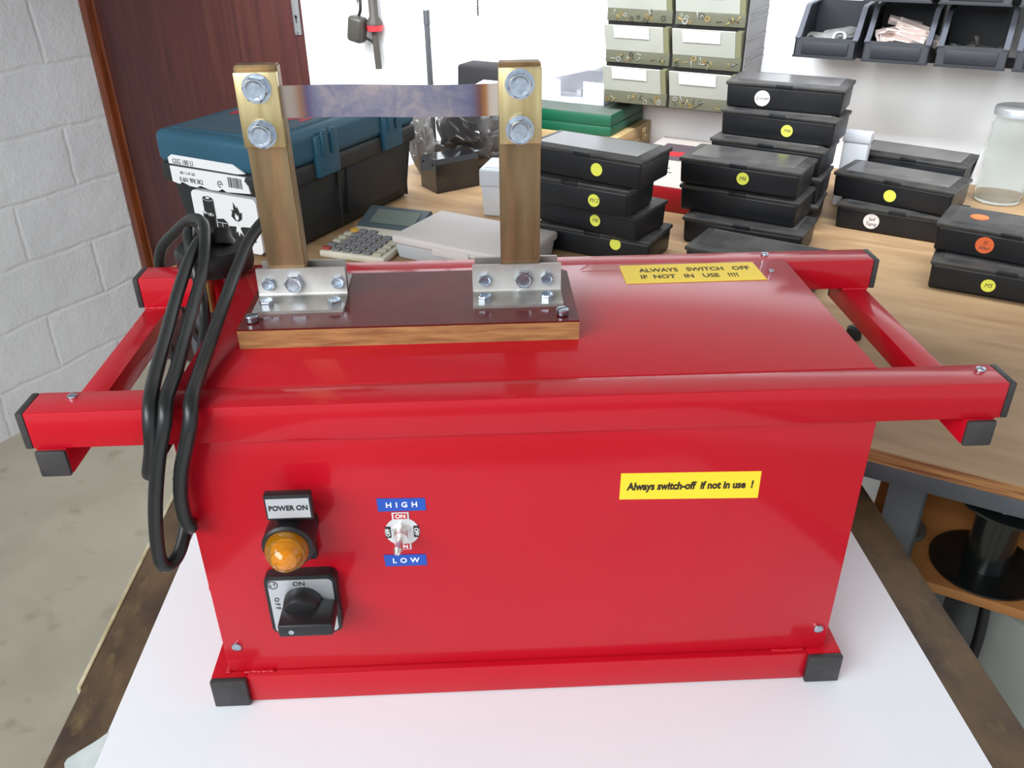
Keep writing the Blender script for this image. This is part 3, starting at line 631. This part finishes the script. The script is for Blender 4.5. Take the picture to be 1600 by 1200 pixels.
G().box(-.0100, -.0091, bj - .0008, bj - .0003, .0075, .050).box(.0005, .0012, bj - .0008, bj - .0003, .0075, .045).box(-.0085, .0110, bj - .0008, bj - .0003, .0448, .0454).build('outline', wk, bl)
blk(G().prism([(.0120, .0200), (.0600, .0240), (.0600, .0460), (.0120, .0420)], bj - .0003, bj, 'y'))
blk(G().prism([(.0270, .0520), (.0205, .0580), (.0235, .0650), (.0215, .0680), (.0265, .0670), (.0275, .0790), (.0325, .0700), (.0335, .0740), (.0375, .0640), (.0410, .0660), (.0395, .0560), (.0330, .0515)], bj - .0006, bj - .0002, 'y'))
G().prism([(.0290, .0540), (.0275, .0590), (.0300, .0640), (.0315, .0590), (.0335, .0620), (.0345, .0570), (.0320, .0530)], bj - .0009, bj - .0005, 'y').prism([(.0290, .0500), (.0250, .0340), (.0290, .0370), (.0300, .0280), (.0330, .0360), (.0390, .0300), (.0340, .0420), (.0380, .0440), (.0320, .0460)], bj - .0009, bj - .0005, 'y').build('outline', wk, bl)
# calculator
ivory = mat('ivory_plastic', (206, 200, 182), .5, col2=(190, 184, 168), ns=20)
cl = thing('calculator', 'old ivory desk calculator with grey keys beside the tool case', 'calculator', (.0919, .8065, BZ + .0002), -.390); cl.scale = (.81, .775, 1)
G().box(-.065, .065, -.1085, .04, 0, .0105, .004, 3).build('case', ivory, cl)
G().prism([(.036, 0), (.1085, 0), (.1085, .026), (.100, .028), (.036, .0125)], -.065, .065, 'x', bev=.002).build('display_housing', mat('dark_teal_plastic', (62, 74, 80), .45), cl)
G().box(-.042, .050, -.022, .022, 0, .0008, M=Matrix.Translation((0, .068, .0206)) @ Matrix.Rotation(.237, 4, 'X')).build('display', mat('grey_lcd', (96, 104, 98), .2), cl)
greyk = mat('grey_key', (108, 108, 112), .5); lk = mat('light_key', (170, 166, 150), .5)
for r_ in range(6):
    for c_ in range(6):
        x = -.054 + c_ * .0205; y = -.097 + r_ * .0205
        if r_ == 5 and c_ == 0: G().cyl((x + .002, y, .0095), (x + .002, y, .014), .0085, seg=20, bev=.001).build('key', mat('amber_key', (206, 158, 60), .5), cl, label='round amber key'); continue
        if r_ == 5 and c_ > 2: continue
        mk = mat('red_key', (150, 62, 54), .5) if (r_ == 0 and c_ == 0) else (lk if (c_ == 5 or (r_ in (3, 2, 4) and c_ == 0)) else greyk)
        G().box(x - .0078, x + .0078, y - .0062, y + .0062, .0095, .0145, .0015).build('key', mk, cl)
# frosted organiser, clear box, enclosure
oz = thing('organiser_box', 'flat frosted white plastic organiser box with dusty lid', 'storage box', (.2375, .7370, BZ + .0002), -.5627)
G().box(-.098, .098, -.061, .061, 0, .024, .004, 3, taper=.003).build('tray', frost, oz)
G().box(-.101, .101, -.0636, .0636, .0225, .0352, .004, 3).build('lid', frostd, oz)
G().box(-.03, .03, -.0655, -.062, .0180, .030, .001).build('latch', frostd, oz)
cb_ = thing('clear_parts_box', 'small upright clear plastic box with frosted lid behind the right brass post', 'storage box', (.2906, .9367, BZ + .0002), -.3)
G().box(-.034, .034, -.034, .034, 0, .050, .003, 2, taper=.003).build('tray', frost, cb_)
G().box(-.036, .036, -.036, .036, .0485, .078, .004, 3).box(-.028, .028, -.028, .028, .0770, .0795, .001).build('lid', frost, cb_)
en = thing('plastic_enclosure', 'small glossy black plastic case with slanted top edges beside the tool case', 'enclosure', (.1948, 1.085, BZ + .0002), -1.0288)
G().prism([(-.029, 0), (.029, 0), (.029, .050), (.022, .0573), (-.022, .0573), (-.029, .050)], -.0434, .0434, 'y', bev=.0005).build('enclosure_body', mat('gloss_black', (20, 21, 24), .12, coat=.5), en)
for sx in (-.024, .024): G().cyl((sx * .7, -.0436, .048), (sx * .7, -.0446, .048), .002, seg=12).build('screw', ink, en)
# crumpled film
def crumple(name, label, cat, u, v, z, sx, sy, sz, m, seed):
    g = G(); bmesh.ops.create_icosphere(g.bm, subdivisions=4, radius=1); rnd = random.Random(seed)
    from mathutils import noise
    for p in g.bm.verts:
        q = p.co.copy(); n1 = noise.noise(q * 1.6 + Vector((seed, 0, 0))); n2 = abs(noise.noise(q * 4 + Vector((0, seed, 0)))); n3 = abs(noise.noise(q * 9))
        k = .8 + .30 * n1 - .32 * n2 - .07 * n3
        p.co = Vector((q.x * sx * k, q.y * sy * k, max(0, (q.z * .5 + .5) * sz * (k + .15))))
    o = g.build(name, m, loc=room(u, v, z), smooth=True, sharp=28); o.rotation_euler = (0, 0, -AN); tag(o, label, cat); return o
film = mat('dusty_dark_film', (50, 47, 47), .3, col2=(92, 86, 82), ns=14, lo=.45, hi=.75, coat=.4, cr=.15)
film2 = mat('grey_film', (132, 128, 124), .3, col2=(164, 160, 156), ns=10, coat=.4, cr=.12)
crumple('plastic_bag', 'crumpled dark plastic bag behind the small enclosure', 'bag', -.418, 1.130, BZ, .125, .040, .118, film, 3)
crumple('plastic_bag', 'crumpled pale grey film poking out beside the tool case', 'bag', -.486, 1.068, BZ, .036, .018, .118, film2, 8)
bc = RT('fabric_box', 'black cloth covered box standing against the wall behind the strip', 'box', -.4550, 1.240, BZ + .0002)
G().box(-.045, .045, -.022, .036, 0, .172, .006, 3, taper=-.004).build('box_body', mat('black_cloth', (34, 32, 34), .85, bump=.3, bs=60), bc)
wt_ = RT('white_tray', 'small white plastic tray lying against the black cloth box', 'tray', -.395, 1.190, BZ + .1400)
G().box(-.040, .050, -.020, .018, 0, .010, .004, 3, M=Matrix.Rotation(.10, 4, 'X')).build('tray_body', white, wt_)
G().box(-.030, .046, -.014, .014, -.1395, -.003, .004).build('tray_stack', film, wt_)
rd = RT('steel_rod', 'thin grey steel rod standing upright behind the tool case', 'rod', -.5280, 1.168, BZ)
greym = mat('grey_steel_rod', (128, 130, 134), .35, .8)
G().cyl((0, 0, 0), (-.001, 0, .247), .0054, seg=20, bev=.0005).cyl((-.001, 0, .246), (-.001, 0, .272), .0062, .0062, seg=20, bev=.001).build('shaft', greym, rd)
# green case on a pale wooden box
wb = RT('wooden_box', 'pale wooden box with brass catch under the green metal case', 'box', -.31, 1.365, BZ + .0002)
wdm = mat('pale_box_wood', (196, 170, 122), .55, col2=(178, 150, 104), ns=8, stretch=(1, 1, 5))
G().box(-.125, .123, -.085, .085, 0, .030, .001).build('box_body', wdm, wb); G().box(-.125, .123, -.085, .085, .0305, .0525, .001).build('lid', wdm, wb)
G().box(.1228, .1245, .040, .058, .022, .046, .0005).cyl((.1235, .049, .030), (.1275, .049, .030), .004, seg=14).build('catch', brassb, wb)
gc = RT('metal_case', 'flat green metal case under the white box', 'case', -.325, 1.362, BZ + .0530)
grn = mat('green_enamel', (18, 92, 64), .4, col2=(16, 82, 58), ns=10)
G().box(-.125, .122, -.081, .083, 0, .0175, .001).build('case_body', grn, gc)
G().box(-.125, .122, -.081, .083, .018, .0390, .0015).build('lid', grn, gc); G().box(-.124, .121, -.080, .082, .0388, .0396).build('dusty_top', mat('dusty_green', (72, 84, 76), .7, col2=(86, 94, 86), ns=12), gc, label='dust-covered top')
# white box with a cut-out and its lid
wx = RT('cardboard_box', 'open white cardboard box with a cut-out, on the green case', 'box', -.3235, 1.395, BZ + .0930)
wc = mat('white_card', (238, 238, 242), .7)
F0 = -.048
G().box(-.0900, -.0185, F0, F0 + .002, 0, .042).box(-.0185, .0315, F0, F0 + .002, 0, .009).box(.0315, .0765, F0, F0 + .002, 0, .042).box(-.0900, -.0880, F0, .05, 0, .042).box(.0745, .0765, F0, .05, 0, .042).box(-.0900, .0765, .048, .05, 0, .046).box(-.0900, .0765, F0, .05, 0, .002).build('box_body', wc, wx)
G().box(-.01, 0, .01, .02, .002, .014, .001).box(.012, .02, .025, .034, .002, .012, .001).build('foam_block', wc, wx)
wl2 = RT('box_lid', 'white cardboard lid resting aslant on the white box', 'lid', -.318, 1.385, BZ + .1480)
M = Matrix.Rotation(-.25, 4, 'Y') @ Matrix.Rotation(.12, 4, 'Z')
G().prism([(-.088, -.010), (-.004, -.047), (.075, -.038), (.070, .05), (-.080, .05)], 0, .0145, 'z', M=M, bev=.0006).build('lid_body', wc, wl2)
ws = RT('plastic_strip', 'thin pale plastic strip hanging down the wall onto the white lid', 'strip', -.306, 1.335, BZ + .171)
G().box(-.0012, .0012, -.001, .001, .0, .14, M=Matrix.Rotation(-.02, 4, 'Y')).faces([(-.001, 0, .065), (-.009, 0, .062), (.0, 0, .14), (-.001, .001, .065), (-.009, .001, .062), (.0, .001, .14)], [(0, 1, 2), (5, 4, 3), (0, 1, 4, 3), (1, 2, 5, 4), (2, 0, 3, 5)]).build('strip_body', mat('pale_clear_strip', (190, 192, 194), .3), ws)
# drawer cabinet
dc = RT('drawer_cabinet', 'wall cabinet of small see-through parts drawers with white cards', 'cabinet', -.108, 1.329, .157)
frm = mat('dark_cabinet_frame', (44, 42, 40), .5); sidem = mat('grey_cabinet_side', (118, 116, 116), .45)
smoke = mat('smoky_drawer', (138, 137, 116), .2, trans=.6, ior=1.15, coat=.2)
pane = mat('pale_drawer_front', (164, 165, 156), .5, col2=(155, 157, 147), ns=10)
cap_ = .127
g = G().box(-.131, .128, .004, WV - 1.329 - .001, -.0015, .214)
g.build('carcass', frm, dc)
g = G().box(.1281, .1296, .001, .125, -.001, .2135)
for r_ in range(3):
    zz = r_ * .0715
    for q in (.010, .022, .050): g.box(.1290, .1315, .004, .122, zz + q, zz + q + .004, .0006)
g.build('side_panel', sidem, dc, label='ribbed grey side')
contents = [mat('small_brass_parts', (176, 150, 96), .35, .8), mat('small_steel_parts', (186, 186, 180), .35, .8), mat('small_dark_parts', (70, 66, 58), .5, .4)]
rnd = random.Random(5)
for r_ in range(3):
    for c_ in range(2):
        x0 = -.131 + c_ * .1305; x1 = x0 + .1265; z_ = r_ * .0715
        dr = G().box(x0 + .001, x1 - .001, -.004, .003, z_ + .001, z_ + .0235, .0008).build('drawer', smoke, dc, label='see-through parts drawer')
        G().prism([(-.0045, z_ + .0225), (-.0175, z_ + .0665), (-.0150, z_ + .0675), (-.0020, z_ + .0235)], x0 + .001, x1 - .012, 'x').build('front_panel', pane, dr)
        G().prism([(-.0045, z_ + .0225), (-.0175, z_ + .0665), (.002, z_ + .0675), (.002, z_ + .0235)], x1 - .0115, x1 - .002, 'x').build('side_wall', mat('olive_drawer_edge', (118, 118, 90), .3), dr)
        G().prism([(-.0127, z_ + .0455), (-.0184, z_ + .0648), (-.0180, z_ + .0650), (-.0123, z_ + .0457)], x0 + .020, x0 + .088, 'x').build('card', wl, dr)
        G().box(x0 + .002, x1 - .003, .0032, .0036, z_ + .002, z_ + .0225).build('drawer_contents', mat('mixed_small_parts', (92, 90, 66), .6, col2=(58, 56, 42), ns=120), dr)
        for q in range(16):
            px_ = x0 + .008 + rnd.random() * .108; pz = z_ + .005 + rnd.random() * .013; k = rnd.random(); mm = contents[rnd.randrange(3)]
            M = Matrix.Translation((px_, -.0046, pz)) @ Matrix.Rotation(rnd.random() * 3, 4, 'Y')
            if k < .4:
                rr = .003 + rnd.random() * .003
                gg = G().lathe([(rr * .55, -.0004), (rr, -.0004), (rr, .0004), (rr * .55, .0004), (rr * .55, -.0004)], 16, M @ Matrix.Rotation(PI/2, 4, 'X'), cap=False)
            else: gg = G().box(-.0045 * k - .002, .0045 * k + .002, -.0004, .0004, -.0008, .0008, .0002, M=M)
            gg.build('small_part', mm, dr)
# flat red case
rc = RT('red_case', 'flat red cased kit with a grey paper top between the box stacks', 'case', -.045, 1.22, BZ + .0002)
G().box(-.085, .08, -.153, .16, 0, .040, .002).build('case_body', mat('red_card', (176, 24, 34), .45), rc)
G().box(-.084, .079, -.152, .159, .0399, .0408).build('paper_top', mat('grey_paper_top', (176, 166, 158), .7), rc)
G().box(-.060, .079, .0, .110, .0408, .0412).build('dark_picture', mat('dark_picture_print', (84, 70, 76), .6), rc)
G().box(-.050, .05, .028, .058, .0412, .0415, M=Matrix.Rotation(.1, 4, 'Z')).build('red_band', redl, rc)
for k in range(5): G().box(-.06, -.01 + .012 * (k % 3), -.10 + k * .012, -.096 + k * .012, .0408, .0411).build('print_line', ink, rc)
# clear box upright behind the tallest stack
cz = RT('clear_parts_box', 'tall dusty clear plastic box leaning behind the tallest stack of black boxes', 'storage box', .243, 1.235, BZ + .0002)
G().box(-.020, .018, -.018, .018, 0, .115, .003, M=Matrix.Rotation(-.12, 4, 'X')).build('box_body', frost, cz)
G().box(-.022, .020, -.020, .020, .102, .1185, .002, M=Matrix.Rotation(-.12, 4, 'X')).build('lid', frost, cz)
# jars
def jar(u, v, label, lidc):
    j = RT('glass_jar', label, 'jar', u, v, BZ + .0002, 'jars by the wall')
    G().lathe([(.026, .0), (.034, .002), (.0365, .008), (.0355, .03), (.0355, .115), (.0365, .125), (.033, .134), (.0315, .138), (.0315, .146), (.0295, .146), (.0295, .138), (.031, .133), (.0345, .124), (.0335, .115), (.0335, .03), (.034, .010), (.031, .0055), (.024, .004)], 48, cap=True).build('jar_body', mat('milky_glass', (246, 249, 247), .06, trans=.95, ior=1.12), j)
    G().lathe([(.0375, .1405), (.0378, .1500), (.0365, .1525), (.030, .1530), (.001, .1520)], 48).build('lid', lidc, j)
    return j
jar(.4600, 1.372, 'tall glass jar with a pale blue metal lid against the wall', mat('pale_blue_lid', (196, 208, 214), .3, .4, col2=(150, 140, 136), ns=12))
jar(.5390, 1.372, 'second glass jar at the right edge beside the jar with the blue lid', mat('pale_lid', (200, 204, 200), .3, .4))
sh_ = RT('plastic_cover', 'clear plastic cover leaning between the black boxes and the jar', 'cover', .4070, 1.340, BZ + .0002)
G().box(-.001, .001, -.03, .03, 0, .085, .0004, M=Matrix.Rotation(.16, 4, 'Y')).build('cover_sheet', frost, sh_)
kn = RT('control_knob', 'small black knob lying on the bench beside the red machine', 'knob', *(lambda p: (p.dot(UU), p.dot(VV)))(Vector((.6765, .4455, 0))), BZ)
G().lathe([(.0085, 0), (.0090, .002), (.0080, .013), (.006, .0145)], 24, rfun=lambda a: 1 + .03 * math.cos(12 * a)).build('knob_body', blackp, kn)
G().cyl((0, 0, .0143), (0, 0, .0155), .004, seg=16).build('knob_cap', cap_black, kn)
# bins
binm = mat('dark_blue_grey_bin', (28, 30, 35), .5, col2=(34, 36, 42), ns=12)
def bin_meshes():
    W = .0965; P = [(0, 0), (.003, .031), (.012, .034), (.052, .072), (.060, .075), (.145, .075), (.145, 0)]
    g = G()
    for s, a, b in ((0, 0, .0022), (0, W - .0022, W)):
        g.prism(P, a, b, 'x')
    g.box(0, W, .002, .145, 0, .002).box(0, W, .143, .145, 0, .075)
    g.faces([(0, 0, 0), (W, 0, 0), (W, .003, .031), (0, .003, .031), (0, .0022, 0), (W, .0022, 0), (W, .0052, .031), (0, .0052, .031)], [(0, 1, 2, 3), (4, 5, 6, 7), (3, 2, 6, 7), (0, 1, 5, 4), (0, 3, 7, 4), (1, 2, 6, 5)])
    g.box(-.0015, W + .0015, -.0012, .003, 0, .003)
    g.box(.012, W - .012, -.0016, .002, .006, .025, .0004)
    rim = G()
    for a, b, s in ((-.001, .0070, 1), (W - .0070, W + .001, -1)):
        rim.prism([(.0005, .030), (.0125, .0350), (.0520, .0735), (.0600, .0765), (.1450, .0765), (.1450, .0735), (.0620, .0735), (.0545, .0700), (.0150, .0315), (.0020, .0275)], a, b, 'x')
    return g, rim
gb_, gr_ = bin_meshes(); W0B = RT('storage_bin', 'x', 'bin', .108, 1.306, .2640)
bin_b = gb_.build('bin_body', binm, W0B); bin_r = gr_.build('rim', mat('bin_rim', (80, 82, 90), .4), W0B)
labs = ['leftmost black wall bin holding flat grey link plates', 'black wall bin full of pale aluminium profile pieces', 'black wall bin with a few dark metal parts, right of the aluminium pieces', 'black wall bin cut off by the right edge']
bins = []
for k in range(4):
    o = W0B if k == 0 else W0B.copy()
    if k:
        COL.objects.link(o)
        for ch in (bin_b, bin_r): c = ch.copy(); COL.objects.link(c); c.parent = o
    o.location = room(.108 + .1085 * k, 1.306, .2640); tag(o, labs[k], 'bin', 'wall bins in the lower row'); bins.append(o)
for k in range(4):
    o = W0B.copy(); COL.objects.link(o)
    for ch in (bin_b, bin_r): c = ch.copy(); COL.objects.link(c); c.parent = o
    o.location = room(.205 + .1085 * k, 1.306, .353); tag(o, 'black wall bin of the upper row, only its underside in view', 'bin', 'wall bins in the upper row')
rl = RT('wall_rail', 'dark rail screwed to the wall behind the bins', 'rail', .1, WV - .0045, .25)
G().box(.024, 1.5, -.0005, .004, -.004, .012, .0005).box(.10, 1.5, -.0005, .004, .090, .106, .0005).build('rail_body', binm, rl)
link = mat('zinc_links', (150, 150, 148), .4, .7, col2=(120, 120, 118), ns=60); alu = mat('aluminium_parts', (226, 212, 206), .32, .55); drk = mat('dark_parts', (72, 70, 66), .45, .6)
def loose(name, label, u, v, z, g, m, group, eul=(0, 0, 0)):
    o = g.build(name, m, loc=room(u, v, z)); o.rotation_euler = (Matrix.Rotation(-AN, 3, 'Z') @ Matrix.Rotation(eul[2], 3, 'Z') @ Matrix.Rotation(eul[1], 3, 'Y') @ Matrix.Rotation(eul[0], 3, 'X')).to_euler()
    return tag(o, label, 'metal part', group)
def linkplate():
    g = G(); P = []
    for k in range(9): a = PI/2 + PI * k / 8; P.append((-.018 + .008 * math.cos(a), .008 * math.sin(a)))
    for k in range(9): a = -PI/2 + PI * k / 8; P.append((.018 + .012 * math.cos(a), .012 * math.sin(a)))
    g.prism(P, 0, .002, 'z'); g.cyl((-.018, 0, .0018), (-.018, 0, .0026), .003).cyl((.018, 0, .0018), (.018, 0, .0034), .006); return g
for k, (du, dv, dz, e) in enumerate([(.045, .030, .026, (.8, -.15, .2)), (.060, .045, .031, (.7, -.2, .5)), (.032, .055, .024, (.6, .1, -.2)), (.055, .075, .030, (.6, -.1, .1)), (.070, .065, .030, (.5, -.1, .9))]):
    loose('link_plate', 'flat grey link plate with holes lying in the leftmost wall bin', .108 + du, 1.306 + dv, .264 + dz, linkplate(), link, 'link plates in the leftmost bin', e)
loose('steel_ring', 'steel ring at the front right of the leftmost wall bin', .108 + .066, 1.306 + .018, .264 + .030, G().lathe([(.007, 0), (.011, 0), (.011, .004), (.007, .004), (.007, 0)], 24, cap=False), link, None, (.9, 0, 0))
loose('steel_ring', 'small dark steel ring at the left of the leftmost wall bin', .108 + .020, 1.306 + .024, .264 + .026, G().lathe([(.004, 0), (.007, 0), (.007, .004), (.004, .004), (.004, 0)], 24, cap=False), drk, None, (.9, 0, 0))
def prof_(w=.014, l=.05):
    g = G()
    P = [(-w/2, 0), (w/2, 0), (w/2, w*.8), (w/2-.0015, w*.8), (w/2-.0015, .0015), (-w/2+.0015, .0015), (-w/2+.0015, w*.8), (-w/2, w*.8)]
    g.prism(P, -l/2, l/2, 'x'); g.cyl((-l*.3, 0, .0014), (-l*.3, 0, .0022), .003); return g
for k, (du, dv, dz, e) in enumerate([(.062, .030, .030, (.5, .28, -.15)), (.060, .050, .043, (.3, .28, -.1)), (.032, .038, .032, (1.2, .1, 1.1)), (.036, .052, .036, (.4, -.2, .3)), (.066, .036, .034, (.4, .1, .1)), (.030, .036, .032, (1.3, 0, .9)), (.045, .078, .046, (.2, .2, .2)), (.078, .060, .030, (.4, .3, -.3)), (.046, .034, .030, (.9, .1, -.2)), (.035, .080, .030, (.1, .1, .4))]):
    loose('aluminium_profile', 'short pale aluminium profile piece heaped in the second wall bin', .108 + .1085 + du, 1.306 + dv, .264 + dz, prof_(.013 + .002 * (k % 3), .044 + .004 * (k % 4)), alu, 'aluminium pieces in the second bin', e)
for k, (du, dv, dz, e) in enumerate([(.030, .030, .022, (.2, -.3, .3)), (.060, .032, .020, (.2, .2, .1)), (.070, .050, .022, (.3, .1, -.3)), (.030, .055, .022, (.1, .2, 1.0))]):
    loose('dark_metal_part', 'dark metal bracket piece lying in the third wall bin', .108 + .217 + du, 1.306 + dv, .264 + dz, G().box(-.025, .025, -.005, .005, 0, .003, .0005).box(.020, .025, -.005, .005, 0, .014, .0005), drk, 'dark parts in the third bin', e)
# hanging tools on the wall
ht = RT('hanging_tool', 'black tubular tool with a red collar hanging on the wall by the door', 'tool', -.854, WV - .022, .155)
tk = mat('grey_black_tool', (74, 68, 62), .5)
G().cyl((.002, 0, 0), (-.001, 0, .082), .0076, seg=20, bev=.0006).build('lower_tube', tk, ht)
G().cyl((0, 0, .0815), (0, 0, .0945), .0175, .0185, seg=24, bev=.001).build('collar', mat('red_collar', (206, 54, 62), .5), ht, label='red collar')
G().lathe([(.0185, .095), (.0185, .100), (.0105, .113), (.0100, .22)], 24).build('upper_tube', tk, ht)
ad = RT('power_adapter', 'rounded black plug hanging by its cord beside the red collared tool', 'plug', -.893, WV - .040, .213)
G().box(-.022, .018, -.016, .016, 0, .056, .009, 3, M=Matrix.Rotation(.18, 4, 'Y')).build('plug_body', mat('grey_black_adapter', (70, 66, 60), .4), ad)
G().tube([(.004, .006, .052), (.012, .006, .07), (.010, .010, .10), (.012, .012, .16)], .0035, seg=10).tube([(.014, .004, .012), (.028, .012, .004), (.034, .014, -.001)], .003, seg=10).build('cord', blackp, ad)
tp_ = RT('pointed_tool', 'dark pointed tool tip hanging from above by the plug', 'tool', -.905, WV - .012, .288)
G().lathe([(.0005, 0), (.0022, .012), (.0035, .014), (.0035, .06)], 14).build('tip', tk, tp_)
br = RT('wire_brush', 'small black spiral brush hanging on the white wall', 'brush', -.586, WV - .012, .279)
g = G()
for k in range(60):
    a = k * 1.1; z = .004 + k * .0011; g.box(0, .0075, -.0004, .0004, -.0003, .0003, M=Matrix.Translation((0, 0, z)) @ Matrix.Rotation(a, 4, 'Z'))
g.build('bristles', blackp, br); G().cyl((0, 0, 0), (0, 0, .075), .0014, seg=10).build('stem', blackp, br)
# things on and under the shelf of the bench
sp_ = RT('cable_spool', 'big empty black plastic spool on the shelf under the bench', 'spool', .5250, .5560, SH + .0002)
spm = mat('gloss_black_spool', (20, 24, 24), .22, coat=.3)
G().lathe([(.0500, 0), (.0515, .001), (.0515, .003), (.048, .0035), (.022, .0045)], 56).build('flange', spm, sp_)
G().lathe([(.022, .004), (.0205, .04), (.022, .082)], 40).build('core', spm, sp_)
G().lathe([(.022, .081), (.048, .0825), (.0515, .083), (.0515, .0855), (.050, .0862)], 56, Matrix.Translation((.006, .003, 0))).build('flange', spm, sp_)
pt = RT('paper_tag', 'white paper tag lying on top of the black spool', 'paper', .523, .535, SH + .0870)
G().prism([(-.020, .014), (.0, -.012), (.018, -.004), (.012, .018)], 0, .0006).build('tag_sheet', paper, pt)
rr_ = RT('grey_disc', 'grey disc lying on the shelf behind the bench leg', 'disc', .446, .577, SH + .0002)
G().lathe([(.022, 0), (.022, .006), (.010, .0065)], 32).build('disc_body', mat('grey_disc_plastic', (96, 94, 90), .6), rr_)
bd_ = RT('blue_dish', 'dark blue dish at the back of the bench shelf', 'dish', .492, .690, SH + .0002)
G().lathe([(.03, 0), (.036, .008), (.034, .008), (.028, .002)], 36).build('dish_body', mat('dark_blue_dish', (38, 58, 74), .4), bd_)
rb_ = RT('red_reel', 'red reel standing behind the dark blue dish on the shelf', 'reel', .468, .735, SH + .0002)
G().cyl((0, 0, 0), (0, 0, .03), .022, seg=24, bev=.003).build('reel_body', mat('red_reel', (150, 26, 26), .4), rb_)
sk = mat('grey_sacking', (186, 190, 184), .5, col2=(200, 204, 198), ns=5, bump=.3, bs=25)
def sack(u, v, z, r, h, label, seed):
    g = G(); n = 40
    prof = [(r * .9, 0), (r, h * .1), (r, h * .8), (r * .93, h * .95), (r * .6, h)]
    g.lathe(prof, n, rfun=lambda a: 1 + .05 * math.sin(3 * a + seed) + .03 * math.sin(7 * a))
    o = g.build('wrapped_bale', sk, loc=room(u, v, z)); o.rotation_euler = (0, 0, -AN); tag(o, label, 'sack'); return o
sack(.66, .80, FLOOR, .150, .66, 'grey plastic wrapped bale on the floor under the bench shelf', 1)
g = G().tube([room(.545, .670, FLOOR + .70), room(.555, .655, FLOOR + .58), room(.540, .650, FLOOR + .4), room(.545, .66, FLOOR + .2), room(.55, .67, FLOOR + .006)], .006)
tag(g.build('dark_hose', blackp), 'thin black hose hanging in front of the grey wrapped bale', 'hose')
